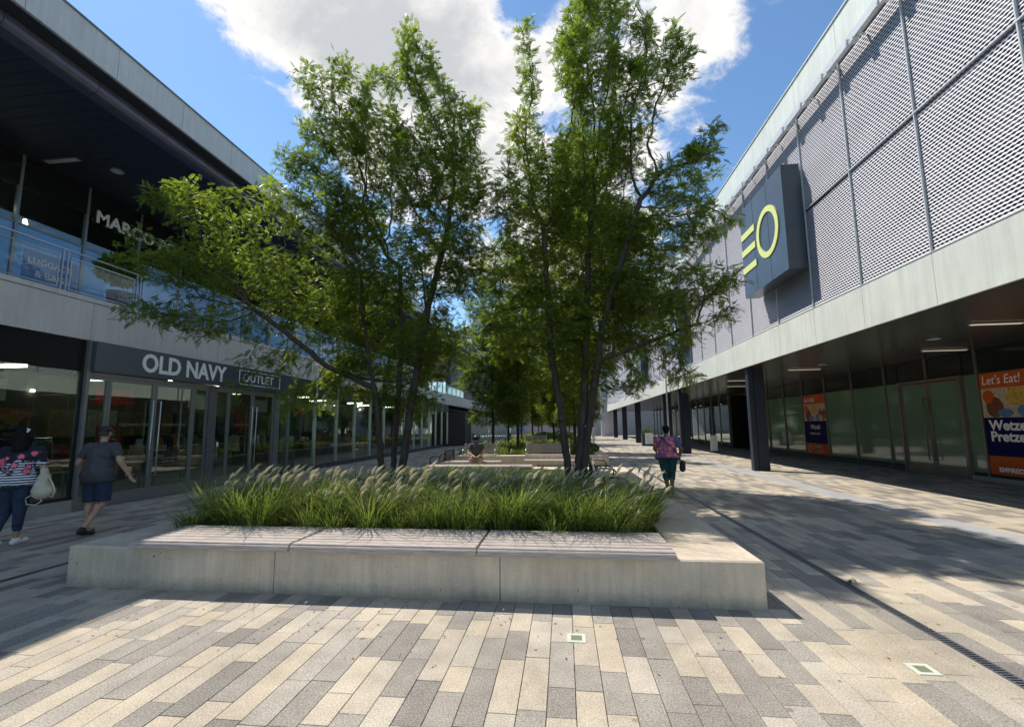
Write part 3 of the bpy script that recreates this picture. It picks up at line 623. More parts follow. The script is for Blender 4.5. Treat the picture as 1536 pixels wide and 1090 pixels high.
# the expanded metal: one panel of zigzag strands, shared by every bay
def mesh_panel(h):
    ny, nz = 20, int(h/.06); dy = BW*.985/(ny*2); V = []; Q = []
    for i in range(nz):
        for j in range(2*ny+1):
            s = .0075*(1 if (i+j) % 2 else -1); zc = .03+i*.06+s; yv = .014+j*dy
            V += [(-.006, yv, zc-.016), (.002, yv, zc+.016), (.006, yv, zc+.015), (-.002, yv, zc-.017)]
        b = i*(2*ny+1)*4
        for j in range(2*ny):
            a = b+4*j; c = a+4
            Q += [(a, c, c+1, a+1), (a+1, c+1, c+2, a+2), (a+2, c+2, c+3, a+3)]
    return npmesh('mesh_panel', np.array(V), np.array(Q), M['mesh'])
mpan = mesh_panel(2.62)
for i in range(NB):
    for z in (4.625, 7.285): link('mesh_panel', mpan, RB, LO+Vector((6.535, Y0+i*BW, z)))
for i in range(NB+1):
    yy = Y0+i*BW
    box('mesh_mullion', (6.49, 6.53, yy-.010, yy+.010, 4.623, 9.945), M['strut'], RB)
box('mesh_rail', (6.485, 6.528, Y0, Y1, 7.252, 7.278), M['strut'], RB)
rl = thing('lighting_rail', 'grey lighting rail on small brackets just under the roof fascia of the right building', 'light rail', (6.3, 20, 9.8))
box('rail', (6.24, 6.32, Y0, Y1, 9.70, 9.88), M['strut'], rl)
br = MB().box(6.321, 6.50, -.02, .02, 9.76, 9.80).box(6.20, 6.34, -.07, .07, 9.62, 9.69).box(6.17, 6.24, .08, .12, 9.66, 9.76).mesh('bracket', M['strut'])
i = 0
while Y0+i*.94 < Y1: link('bracket', br, rl, Vector((0, Y0+i*.94, 0))-OFF[rl.name]); i += 1
# arcade
y = Y0
sp = MB().box(6.6, 11.9, .004, 2*BW-.004, 3.66, 3.70).mesh('soffit_panel', M['soffit_r'])
while y < Y1-1: link('soffit_panel', sp, RB, LO+Vector((0, y, 0))); y += 2*BW
box('soffit_backing', (6.6, 12.2, Y0, Y1, 3.705, 4.5), M['black'], RB); box('inner_ceiling', (12.2, 24, Y0, Y1, 3.70, 4.5), M['wall_in'], RB); box('side_wall', (24, 24.2, Y0, Y1, 0, 10.7), M['wall_in'], RB)
box('arcade_sill', (11.62, 11.85, Y0, 14.47, 0, .13), M['sill'], RB); box('arcade_sill', (11.62, 11.85, 16.98, 28.7, 0, .13), M['dark'], RB)
def rmull(yy, z0=.13): box('mullion', (11.64, 11.76, yy-.025, yy+.025, z0, 3.656), M['bronze'], RB)
YR = [13.97-1.87*k for k in range(1, 9)][::-1]+[13.97]
YR2 = [17.64+1.9*k for k in range(7)]
for a in YR: rmull(a)
for a in YR2: rmull(a)
def pane(a, b, film=True, z0=.22, z1=2.99):
    if film: box('film_pane', (11.70, 11.72, a+.028, b-.028, z0, z1), M['green'], RB)
    box('base_trim', (11.66, 11.75, a+.028, b-.028, .132, z0-.002), M['black'], RB); box('spandrel', (11.69, 11.72, a+.028, b-.028, z1+.005, 3.648), M['blind'], RB)
allr = YR
for a, b in zip(YR[:-1], YR[1:]): pane(a, b, True)
pane(13.97, 14.46); pane(17.0, 17.64)
for a, b in zip(YR2[:-1], YR2[1:]): pane(a, b)
# arcade door
mb = MB().box(11.60, 11.76, 14.47, 14.55, 0, 3.0).box(11.60, 11.76, 16.9, 16.98, 0, 3.0).box(11.60, 11.76, 14.55, 16.9, 2.92, 3.0); mb.build('door_frame', M['bronze'], RB)
box('spandrel', (11.69, 11.72, 14.47, 16.98, 3.005, 3.648), M['blind'], RB); rmull(15.75, 3.005)
for a, b, hl in ((14.555, 15.725, True), (15.735, 16.895, False)):
    mb = MB(); f_ = .07
    mb.box(11.64, 11.7, a, a+f_, .01, 2.9).box(11.64, 11.7, b-f_, b, .01, 2.9).box(11.64, 11.7, a+f_, b-f_, .01, .30).box(11.64, 11.7, a+f_, b-f_, 2.82, 2.9)
    d = mb.build('door', M['bronze'], RB); MB().box(11.665, 11.68, a+f_, b-f_, .30, 2.82).build('pane', M['green'], d)
    yy = b-.12 if hl else a+.12; MB().tube([(11.64, yy, .45), (11.57, yy, .45), (11.57, yy, 2.4), (11.64, yy, 2.4)], .016, 6).build('handle', M['bronze'], d, True)
# dark passage then further shops with open fronts
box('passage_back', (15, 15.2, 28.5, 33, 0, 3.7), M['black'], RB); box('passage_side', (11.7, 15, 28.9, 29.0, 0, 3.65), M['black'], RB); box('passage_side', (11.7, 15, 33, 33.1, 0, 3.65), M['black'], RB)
box('inner_wall', (16, 16.2, 33, Y1, 0, 3.65), M['wall_in'], RB); box('inner_floor', (11.6, 16, Y0, Y1, -.04, .008), M['floor_in'], RB)
yy = 33.3
while yy < 60:
    box('mullion', (11.64, 11.76, yy-.03, yy+.03, 0, 3.65), M['alu'], RB); box('window_pane', (11.69, 11.70, yy+.035, yy+1.85, .1, 3.0), M['glass'], RB); yy += 1.9
for k in range(9): MB().tube([(12.6+.4*(k % 3), 34+k*3, 3.3), (12.6+.4*(k % 3), 34+k*3, 3.36)], .06, 8).build('ceiling_lamp', M['lens'], RB)
for yy in (16.97, 26.75, 31.0, 43.0, 52.3, 61.5):
    c = MB().bbox(6.64, 6.80, yy-.12, yy+.12, 0, 3.655, .002).bbox(6.83, 7.17, yy-.14, yy+.10, 0, 3.655, .002).box(6.80, 6.83, yy-.09, yy+.05, 0, 3.65).build('column', M['column'], RB)
box('end_wall', (5.6, 7.3, Y1+.1, Y1+.6, 0, 11), M['farwall'], RB)
for x, y, w_, lb in ((8.9, 10.07, .94, 'nearest long warm light strip in the arcade soffit'), (10.67, 13.65, 1.1, 'warm light strip in the arcade soffit above the double doors'), (9.0, 17.7, 1.1, 'warm light strip in the arcade soffit beside the near column'), (8.2, 21.7, 1.1, 'short far light strip in the arcade soffit beyond the near column'), (9.3, 25.0, 1.1, 'farther light strip in the arcade soffit over the dark passage')):
    t = thing('soffit_light', lb, 'light', (x, y, 3.65), 'light strips in the arcade soffit'); box('housing', (x-w_/2-.03, x+w_/2+.03, y-.07, y+.07, 3.64, 3.658), M['alu'], t); box('lens', (x-w_/2, x+w_/2, y-.045, y+.045, 3.628, 3.638), M['lens'], t)
for x, y, lb in ((8.95, 11.7, 'small round light in the arcade soffit between the two nearest strips'), (8.9, 16.3, 'small round light in the arcade soffit before the near column')):
    t = thing('soffit_light', lb, 'light', (x, y, 3.65), 'round lights in the arcade soffit'); MB().tube([(x, y, 3.635), (x, y, 3.658)], .15, 18).build('housing', M['alu'], t); MB().tube([(x, y, 3.628), (x, y, 3.634)], .12, 18).build('lens', M['lamp_d'], t)

# EO blade signs
def eo(yn, label, n=0):
    t = thing('blade_sign', label, 'sign', (6.25, yn+1.4, 5.7), 'slate signs with a lime emblem on the right facade')
    y0, y1, z0, z1 = yn, yn+2.83, 5.70, 8.62
    MB().box(6.0, 6.47, y0, y1, z0, z1).build('sign_box', M['signbox'], t)
    mb = MB()
    for j in range(1, 3): mb.box(5.996, 6.001, y0+j*.943-.004, y0+j*.943+.004, z0+.01, z1-.01)
    mb.build('seam', M['black'], t)
    c = (0, y0+1.0, 7.17)
    MB().ring(c, (.685, .745), (.515, .575), 5.972, 5.998).build('letter_o', M['lime'], t)
    for zz_ in (7.60, 7.06, 6.48): MB().box(5.972, 5.998, y0+1.80, y0+2.78, zz_-.01, zz_+.19).build('letter_bar', M['lime'], t)
    return t
eo(12.1, 'nearest big slate coloured box sign with lime EO emblem on the metal mesh facade')
eo(23.4, 'second slate box sign on the mesh facade, partly hidden by the right tree branches')
t = eo(35.0, 'third and farthest slate box sign on the mesh facade')
# posters on the arcade windows
def poster(a, b, label, near):
    t = thing('window_poster', label, 'poster', (11.66, (a+b)/2, .2), 'food posters on the arcade windows'); w = b-a
    X0, X1 = 11.67, 11.69
    box('orange_header', (X0, X1, a, b, 2.55, 2.97), M['orange'], t); box('navy_field', (X0, X1, a, b, .72, 1.75), M['navy'], t); box('orange_footer', (X0, X1, a, b, .16, .718), M['orange'], t)
    box('food_photo', (X0, X1, a, b, 1.752, 2.548), M['cream'], t)
    # flat print of bowls and glasses: discs and rounded shapes
    rnd = random.Random(3)
    for k, (fy, fz, ry, rz, mt) in enumerate(((.2, .35, .24, .30, 'brown'), (.55, .7, .28, .26, 'yellow'), (.85, .4, .26, .3, 'brown'), (.65, .2, .2, .18, 'blueprint'), (.36, .14, .2, .14, 'blueprint'), (.78, .16, .16, .15, 'yellow'), (.12, .72, .16, .18, 'orange'), (.86, .76, .15, .15, 'cream'))):
        cy = b-fy*w; cz = 1.76+fz*.78; rz = min(rz, cz-1.752, 2.548-cz); ry = min(ry, cy-a, b-cy); n_ = 14
        xx = X0-.001*(k+1)
        MB().add([(xx, cy+ry*math.cos(q*6.283/n_)*(1+.12*rnd.random()), cz+rz*math.sin(q*6.283/n_)) for q in range(n_)], [tuple(range(n_))]).build('print_shape', M[mt], t)
    # reading direction on this wall runs towards -Y
    text('print_line', "Let's Eat!", .34 if near else .28, M['white'], t, (X0-.003, b-.06, 2.66), (0, -1, 0), extrude=.001, sx=.86 if near else .9, shear=.15)
    if near:
        text('print_line', "Wetzel's", .37, M['white'], t, (X0-.003, b-.14, 1.42), (0, -1, 0), extrude=.001, bold=.012, sx=.98); text('print_line', 'Pretzels', .37, M['white'], t, (X0-.003, b-.14, 1.12), (0, -1, 0), extrude=.001, bold=.012, sx=.98)
        text('print_line', 'WE LOVE', .2, M['white'], t, (X0-.003, b-1.15, .48), (0, -1, 0), extrude=.001, bold=.005); text('print_line', 'EMPIREOUTLETS', .17, M['white'], t, (X0-.003, b-.25, .3), (0, -1, 0), extrude=.001, bold=.006, sx=1.0)
    else:
        text('print_line', 'Wasabi', .3, M['white'], t, (X0-.003, b-.45, 1.38), (0, -1, 0), extrude=.001, shear=.3, sx=.9)
        text('print_line', 'ASIAN TO GO', .13, M['offwhite'], t, (X0-.003, b-.4, 1.12), (0, -1, 0), extrude=.001)
        MB().ring((0, b-.32, .44), .17, .12, X0-.004, X0-.001, 20).build('emblem', M['cream'], t)
        for k in range(3): box('emblem_bar', (X0-.004, X0-.001, b-.13, b-.04, .3+k*.11, .34+k*.11), M['cream'], t)
        text('print_line', 'EMPIRE', .2, M['cream'], t, (X0-.003, b-.62, .48), (0, -1, 0), extrude=.001, sx=1.1); text('print_line', 'OUTLETS', .2, M['cream'], t, (X0-.003, b-.62, .27), (0, -1, 0), extrude=.001, sx=1.0)
poster(12.13, 13.93, 'orange and navy pretzel poster at the right edge, nearest on the arcade glass', True)
poster(21.5, 23.3, 'smaller looking orange and navy food poster farther along the arcade glass', False)

# ================================================================== FAR END
FB = thing('far_building', 'pale building closing the far end of the plaza', 'building', (0, 84, 0))
box('lower_wall', (-14, 4.2, 84, 90, 0, 7.0), M['farmesh'], FB); box('white_wing', (4.3, 18, 76, 90, 0, 9.5), M['farwall'], FB)
for k in range(14): box('louvre_band', (-14, 4.15, 83.93, 83.99, .6+k*.45, .72+k*.45), M['farwall'], FB)
for k in range(10): box('wall_rib', (4.3, 4.9, 75.6+.001*k, 75.97, .5+k*.9, .56+k*.9), M['farmesh'], FB)
ST = thing('stair_flight', 'pale sloping stair flight in front of the white far building', 'stairs', (3.6, 72, 0))
mb = MB()
for k in range(22): mb.box(2.4, 4.25, 70+k*.3, 77, k*.17, (k+1)*.17)
mb.build('steps', M['farwall'], ST)
mb = MB(); mb.add([(4.28, 69.5, 0), (4.4, 69.5, 0), (4.4, 69.5, .9), (4.28, 69.5, .9), (4.28, 76.5, 3.7), (4.4, 76.5, 3.7), (4.4, 76.5, 4.8), (4.28, 76.5, 4.8)], [(0, 1, 2, 3), (7, 6, 5, 4), (3, 2, 6, 7), (0, 3, 7, 4), (1, 5, 6, 2), (0, 4, 5, 1)]).build('balustrade', M['farwall'], ST)

# tall slim pole in front of the arcade
t = thing('lamp_pole', 'tall slim dark lamp pole standing before the right facade', 'lamp post', (6.3, 28.1, 0))
MB().tube([(6.3, 28.1, 0), (6.3, 28.1, 5), (6.3, 28.1, 10.9)], [.06, .05, .035], 10).build('pole', M['strut'], t, True); MB().tube([(6.3, 28.1, 0), (6.3, 28.1, .12)], [.12, .1], 12).build('base', M['dark'], t)
MB().box(5.85, 6.3, 28.0, 28.2, 10.86, 10.93).build('lamp_head', M['dark'], t)
# sandwich board / planter box with greenery
t = thing('menu_board', 'white menu board on a dark planter box topped with green plants', 'sign', (6.5, 36.2, 0))
box('planter_box', (6.1, 6.95, 36.3, 36.8, 0, .95), M['dark'], t); box('white_board', (6.32, 6.92, 36.24, 36.29, .15, 1.0), M['white'], t)
for k in range(6): box('text_row', (6.38, 6.86-.05*(k % 3), 36.232, 36.238, .25+k*.11, .275+k*.11), M['lgrey'], t)
t2 = thing('menu_stand', 'small white sign leaning inside the dark arcade beyond the second column', 'sign', (8.6, 27.5, 0)); box('board', (8.5, 8.9, 27.5, 27.54, .1, 1.0), M['white'], t2); box('foot', (8.45, 8.95, 27.42, 27.6, 0, .06), M['dark'], t2)
def leaf_ball(name, c, r, n, m, parent=None, size=.05, flat=1.0):
    P = rng.normal(size=(n, 3)); P /= np.linalg.norm(P, axis=1)[:, None]; P *= (rng.random((n, 1))**.4); P *= np.array(r); P += np.array(c)
    A = rng.normal(size=(n, 3)); A /= np.linalg.norm(A, axis=1)[:, None]; B = rng.normal(size=(n, 3)); B -= A*(A*B).sum(1)[:, None]; B /= np.linalg.norm(B, axis=1)[:, None]
    s = size*(.6+.8*rng.random((n, 1))); V = np.stack([P-A*s, P+B*s*.4, P+A*s, P-B*s*.4], 1).reshape(-1, 3)
    off = np.array(OFF.get(parent.name, Vector())) if parent else 0
    return link(name, npmesh(name, V-off, np.arange(4*n).reshape(-1, 4), m), parent)
leaf_ball('foliage', (6.55, 36.55, 1.12), (.5, .3, .28), 500, M['hedge'], t)
t = thing('potted_plant', 'dark leafy potted plant behind the balcony railing under the luggage sign', 'plant', (-10.75, 9.4, 4.4))
MB().tube([(-10.75, 9.4, 4.4), (-10.75, 9.4, 5.0)], [.18, .24], 14).build('pot', M['dark'], t, True); leaf_ball('foliage', (-10.75, 9.4, 5.55), (.45, .5, .42), 900, M['leaf'], t, .09)

# ================================================================== TREES
def colonise(trunk, blobs, seed, dens=26, D=.12, kill=.17, infl=1.2):
    r = np.random.default_rng(seed); P = []
    for x, y, z, rx, rz in blobs:
        ry = min(max(rx, rz), 1.0)*.95; n = max(5, int(dens*4.19*rx*ry*rz)); q = r.normal(size=(n, 3)); q /= np.linalg.norm(q, axis=1)[:, None]; q *= r.random((n, 1))**.36
        P.append(q*np.array([rx, ry, rz])*1.0+np.array([x, y, z]))
    A = np.concatenate(P); pos = []; par = []
    for path in trunk:
        start = -1
        if pos and path[0] is not None:
            d = [sum((pos[k][i]-path[0][i])**2 for i in range(3)) for k in range(len(pos))]; start = int(np.argmin(d))
        last = start
        for i in range(len(path)-1):
            a, b = np.array(path[i], float), np.array(path[i+1], float); n = max(1, int(np.linalg.norm(b-a)/D))
            for k in range(n):
                if last == -1 and not pos: pos.append(a); par.append(-1); last = 0
                pos.append(a+(b-a)*(k+1)/n+(r.normal(size=3)*.008)); par.append(last); last = len(pos)-1
    pos = [np.array(p) for p in pos]; near = np.full(len(A), -1); nd = np.full(len(A), 1e9)
    def upd(i0):
        nonlocal near, nd
        N = np.array(pos[i0:]); 
        d = np.linalg.norm(A[:, None]-N[None], axis=2); j = d.argmin(1); dd = d[np.arange(len(A)), j]; m = dd < nd; nd[m] = dd[m]; near[m] = j[m]+i0
    upd(0); alive = np.ones(len(A), bool)
    for it in range(110):
        alive &= nd > kill
        if not alive.any(): break
        m = alive & (nd < (infl if it < 60 else 99))
        if not m.any(): infl *= 1.5; continue
        idx = near[m]; dirs = A[m]-np.array(pos)[idx]; dirs /= np.linalg.norm(dirs, axis=1)[:, None]; u, inv = np.unique(idx, return_inverse=True); s = np.zeros((len(u), 3)); np.add.at(s, inv, dirs)
        s[:, 2] += .12*np.linalg.norm(s, axis=1); s /= (np.linalg.norm(s, axis=1)[:, None]+1e-9); s += r.normal(size=s.shape)*.16; s /= np.linalg.norm(s, axis=1)[:, None]
        n0 = len(pos)
        for k, i in enumerate(u): pos.append(pos[i]+s[k]*D); par.append(int(i))
        upd(n0)
    pos = np.array(pos); par = np.array(par); cnt = np.zeros(len(pos)); ch = np.zeros(len(pos), int)
    for i in range(len(pos)-1, 0, -1):
        if ch[i] == 0: cnt[i] = max(cnt[i], 1)
        cnt[par[i]] += cnt[i]; ch[par[i]] += 1
    return pos, par, cnt, ch
def frond_template(L=.175, n=7, w=.021, l=.044):
    V = []
    for k in range(n):
        y = L*(.14+.86*(k+.5)/n); sc = 1-.45*abs((k+.5)/n-.45)
        for s in (-1, 1):
            d = np.array([s*.86, .5, -.14]); p = np.array([0, y, -.10*(y/L)**2*L*1.4]); e = p+d*l*sc; mdl = (p+e)/2; wd = np.array([-s*.5, .86, 0])*w*.5*sc+np.array([0, 0, .004])
            V += [p, mdl-wd, e, mdl+wd]
    V += [np.array([-.0015, 0, 0]), np.array([.0015, 0, 0]), np.array([.001, L, -.13*L]), np.array([-.001, L, -.13*L])]
    return np.array(V)
def grow_tree(name, label, group, trunk, blobs, seed, r0=.06, leafm=None, per=10.5, dens=80, fr=None, cat='tree', exp=.47):
    base = trunk[0][0]; t = thing(name, label, cat, base, group); pos, par, cnt, ch = colonise(trunk, blobs, seed, dens)
    r = np.random.default_rng(seed+5); off = np.array(base); rad = r0*(cnt/cnt[0])**exp; rad = np.maximum(rad, .0028)
    # trunk (thick) and branches (thin) as tubes per parent-child link
    def wood(mask, n):
        I = np.where(mask & (par >= 0))[0]; a = pos[par[I]]; b = pos[I]; d = b-a; d /= np.linalg.norm(d, axis=1)[:, None]+1e-9
        up = np.where(np.abs(d[:, 2:3]) < .9, np.array([[0, 0, 1.]]), np.array([[1., 0, 0]])); u = np.cross(d, up); u /= np.linalg.norm(u, axis=1)[:, None]; v = np.cross(d, u)
        ra = np.minimum(rad[par[I]], rad[I]*1.25); rb = rad[I]; V = []
        for e, rr in ((a-d*.004, ra), (b+d*.004, rb)):
            for k in range(n): th = 2*math.pi*k/n; V.append(e+(u*math.cos(th)+v*math.sin(th))*rr[:, None])
        V = np.stack(V, 1); Q = np.array([(k, (k+1) % n, n+(k+1) % n, n+k) for k in range(n)])
        return V.reshape(-1, 3)-off, (Q[None]+(np.arange(len(I))*2*n)[:, None, None]).reshape(-1, 4)
    thick = rad > r0*.30
    # continuous main stems: follow the chains of thick nodes
    V, Q = wood(thick, 10); link('trunk', npmesh('trunk', V, Q, M['barkc'], smooth=True), t)
    V, Q = wood(~thick, 5); link('branches', npmesh('branches', V, Q, M['barkc'], smooth=True), t)['kind'] = 'stuff'
    tw = np.where((rad < r0*.24) & (par >= 0))[0]; n = int(len(tw)*per); I = r.choice(tw, n)
    T = fr if fr is not None else frond_template(); c = pos[I]+r.normal(size=(n, 3))*.065; d = pos[I]-pos[par[I]]; d /= np.linalg.norm(d, axis=1)[:, None]+1e-9
    y = d*.5+r.normal(size=(n, 3))*np.array([[.62, .62, .38]]); y[:, 2] -= .22; y /= np.linalg.norm(y, axis=1)[:, None]; z = np.array([[0, 0, 1.]])+r.normal(size=(n, 3))*.45; x = np.cross(y, z); x /= np.linalg.norm(x, axis=1)[:, None]; z = np.cross(x, y)
    s = (.6+.6*r.random((n, 1, 1))); Vv = c[:, None]+s*(T[None, :, 0:1]*x[:, None]+T[None, :, 1:2]*y[:, None]+T[None, :, 2:3]*z[:, None])
    link('crown', npmesh('crown', Vv.reshape(-1, 3)-off, np.arange(Vv.shape[0]*Vv.shape[1]).reshape(-1, 4), leafm or M['leaf']), t)
    return t
GT = 'honey locust trees of the near planter'
A=[(-7.43,8.00,6.19,0.90,0.48),(-8.10,7.80,6.35,0.37,0.30),(-7.78,7.90,5.08,0.97,0.53),(-6.83,8.20,5.00,1.09,0.68),(-6.22,8.60,6.48,0.57,0.71),(-8.10,7.80,3.96,0.72,0.33),(-7.05,8.10,3.78,1.10,0.36),(-6.10,8.60,3.05,0.75,0.30),(-5.63,8.80,4.56,0.90,1.06),(-5.36,8.80,2.16,0.72,0.37),(-5.04,9.00,6.29,0.86,0.94),(-6.08,9.00,7.82,0.43,0.40),(-6.55,8.30,2.55,0.30,0.16),(-4.62,9.00,3.39,0.64,0.81)]
B=[(-5.84,9.20,9.90,0.42,0.55),(-5.40,9.20,8.39,0.74,0.76),(-5.11,9.40,10.25,0.38,0.49),(-4.34,9.40,8.43,0.95,0.99),(-4.05,9.40,9.96,0.40,0.49),(-4.53,9.40,6.45,0.96,1.13),(-4.27,9.50,4.55,1.05,1.14),(-6.01,9.30,7.66,0.38,0.56),(-4.59,9.60,2.87,0.89,0.72)]
C=[(-3.38,9.00,10.53,0.33,0.49),(-3.05,9.00,9.52,0.62,0.67),(-2.78,9.00,10.24,0.21,0.32),(-2.22,9.00,8.45,0.61,0.74),(-1.99,9.00,7.01,0.50,1.01),(-2.89,9.00,7.24,0.95,1.08),(-2.65,9.00,5.22,1.05,1.08),(-1.96,9.20,5.26,0.56,0.90),(-2.79,9.30,3.38,0.96,0.84),(-3.33,9.20,2.22,0.75,0.41)]
D_=[(-0.69,9.00,10.25,0.21,0.46),(-0.57,9.00,9.09,0.29,0.54),(-0.73,9.00,7.84,0.52,0.67),(-0.97,9.00,6.47,0.60,0.88),(-0.18,9.00,6.57,0.71,1.08),(-0.79,9.20,4.90,0.82,0.90),(-0.17,9.00,3.67,0.77,0.88),(-1.28,9.60,3.84,0.62,0.86),(0.38,9.00,9.15,0.33,0.74)]
E_=[(0.96,9.20,10.99,0.82,0.69),(0.44,9.20,10.05,0.52,0.69),(1.05,9.20,9.25,0.75,0.83),(0.85,9.20,7.52,0.94,1.03),(0.66,9.40,5.80,1.07,1.20),(0.82,9.40,4.01,1.01,1.06),(0.36,9.30,2.72,0.78,0.49),(1.2,10.7,6.4,0.95,0.85),(0.7,10.5,8.1,0.85,0.80),(1.5,10.6,4.7,0.9,0.6)]
F_=[(2.28,8.60,9.28,0.52,0.39),(1.84,8.60,9.87,0.47,0.39),(2.63,8.60,8.94,0.29,0.39),(1.91,8.60,8.43,0.65,0.44),(1.50,8.80,7.50,0.59,0.59),(2.16,8.70,6.44,0.71,0.44),(3.03,8.40,7.23,0.32,0.30),(2.69,8.50,6.63,0.60,0.36),(2.11,8.70,5.47,1.01,0.59),(2.81,8.50,5.53,0.49,0.43),(1.80,8.70,4.33,0.97,0.72),(2.64,8.40,4.19,0.64,0.45),(1.96,8.50,3.29,0.74,0.46),(1.30,8.80,2.64,0.56,0.40),(2.93,8.30,3.65,0.33,0.27),(3.05,8.20,4.30,0.28,0.15),(2.19,8.60,2.60,0.50,0.26)]
grow_tree('honey_locust', 'leftmost stem of the left tree clump, reaching low over the charcoal shop sign', GT, [[(-3.72, 9, .34), (-3.77, 9, .77), (-3.91, 9, 2.22), (-4.06, 9, 2.79), (-4.25, 9, 3.96), (-4.43, 9.1, 5.2)], [(-4.06, 9, 2.5), (-4.95, 8.8, 2.95), (-5.62, 8.4, 3.59), (-6.4, 8.2, 4.2)]], A, 11, .068, per=6.6)
grow_tree('honey_locust', 'middle slender stem of the left tree clump', GT, [[(-3.62, 9.2, .34), (-3.60, 9.2, .82), (-3.52, 9.2, 2.23), (-3.5, 9.3, 3.7), (-3.62, 9.4, 5.27)]], B, 12, .06)
grow_tree('honey_locust', 'right stem of the left tree clump, the tallest of that clump', GT, [[(-3.35, 9, .34), (-3.33, 9, .7), (-3.17, 9, 2.07), (-3.01, 9, 3.05), (-2.85, 9, 4.05), (-2.98, 9, 5.09)], [(-2.85, 9, 4.05), (-2.43, 9, 5.81)]], C, 13, .08)
grow_tree('honey_locust', 'left leaning stem of the right tree clump, in front of the backed bench', GT, [[(.10, 9, .34), (.06, 9, .88), (-.05, 9, 1.89), (-.21, 9, 2.98), (-.26, 9, 4.38), (-.33, 9, 5.83)]], D_, 14, .075)
grow_tree('honey_locust', 'straight central stem of the right tree clump, its crown leaving the top of the picture', GT, [[(.25, 9, .34), (.27, 9, .85), (.41, 9, 2.15), (.5, 9.1, 3.53), (.59, 9.2, 4.98)]], E_, 15, .08)
grow_tree('honey_locust', 'right leaning stem of the right tree clump, its branches reaching towards the lime emblem sign', GT, [[(.38, 8.95, .34), (.37, 9, .85), (.59, 8.9, 2.27), (.83, 8.8, 3.72), (1.18, 8.7, 4.76), (1.61, 8.6, 6.08)], [(.7, 8.85, 2.9), (1.6, 8.6, 3.2), (2.5, 8.4, 3.5)]], F_, 16, .075)
# farther trees: two grown, the rest copied
def far_blobs(x, y, seed):
    r = random.Random(seed); L = []
    for k in range(9):
        h = 2.35+k*.80; w = 1.95*math.sin(math.pi*min(1, (k+1.6)/10.5))**.8; L.append((x+r.uniform(-.5, .5), y+r.uniform(-.5, .5), h, w*r.uniform(.8, 1.1), .65))
    return L
FT = frond_template(.34, 5, .035, .08)
def copy_tree(src, loc, rz, sc, label):
    r = src.copy(); COL.objects.link(r); r.location = loc; r.rotation_euler = (0, 0, rz); r.scale = (sc, sc, sc); r['label'] = label
    for ch in src.children: c = ch.copy(); COL.objects.link(c); c.parent = r
    return r
GF = 'young locust trees of the farther planters'
FAR = [(-3.6, 22.5), (-2.3, 22.2), (.55, 23.5), (-3.3, 26.5), (-.6, 27.5), (1.0, 28), (-3.5, 37), (-.9, 38), (.9, 41), (-3.0, 43), (-2.6, 53), (.6, 54), (-.8, 59), (-3.4, 60)]
ord_ = ['left front tree of the second planter, just behind the sitting person', 'front tree of the second planter between the two backed benches', 'front right tree of the second planter, behind the right clump', 'rear left tree of the second planter', 'rear middle tree of the second planter', 'rear right tree of the second planter',
        'left front tree of the third planter', 'middle tree of the third planter', 'right tree of the third planter', 'rear left tree of the third planter', 'front left tree of the farthest planter', 'front right tree of the farthest planter', 'rear right tree of the farthest planter', 'rear left tree of the farthest planter']
srcs = []
grow_tree('honey_locust', 'tree at the rear of the near planter, its trunk hidden behind the right clump', GT, [[(.42, 12.3, .34), (.45, 12.3, 1.8), (.5, 12.3, 3.3), (.4, 12.3, 5.5)]], [(.5, 12.3, 3.4, 1.2, .5), (1.6, 12.4, 4.0, 1.1, .6), (-.5, 12.6, 4.2, 1.1, .6), (.6, 13.2, 4.6, 1.4, .8), (1.3, 12.3, 5.6, 1.3, .8), (-.3, 12.4, 5.8, 1.2, .8), (.6, 12.3, 7.0, 1.3, .8), (.5, 12.3, 8.0, .9, .7), (2.1, 12.2, 5.2, 1.0, .7), (1.7, 12.0, 6.8, 1.0, .8), (-1.3, 12.2, 6.2, 1.0, .8)], 41, .07, M['leaf_far'], 6, 34, FT)
for i, (x, y) in enumerate(FAR):
    if i < 2: srcs.append(grow_tree('locust_tree', ord_[i], GF, [[(x, y, .38), (x+.03, y, 1.8), (x-.05+.1*i, y, 3.3), (x+.05, y, 5.5)]], far_blobs(x, y, i+3), 30+i, .075, M['leaf_far'], 7, 34, FT))
    else: copy_tree(srcs[i % 2], (x, y, .38), random.uniform(0, 6.28), random.uniform(.85, 1.05), ord_[i])

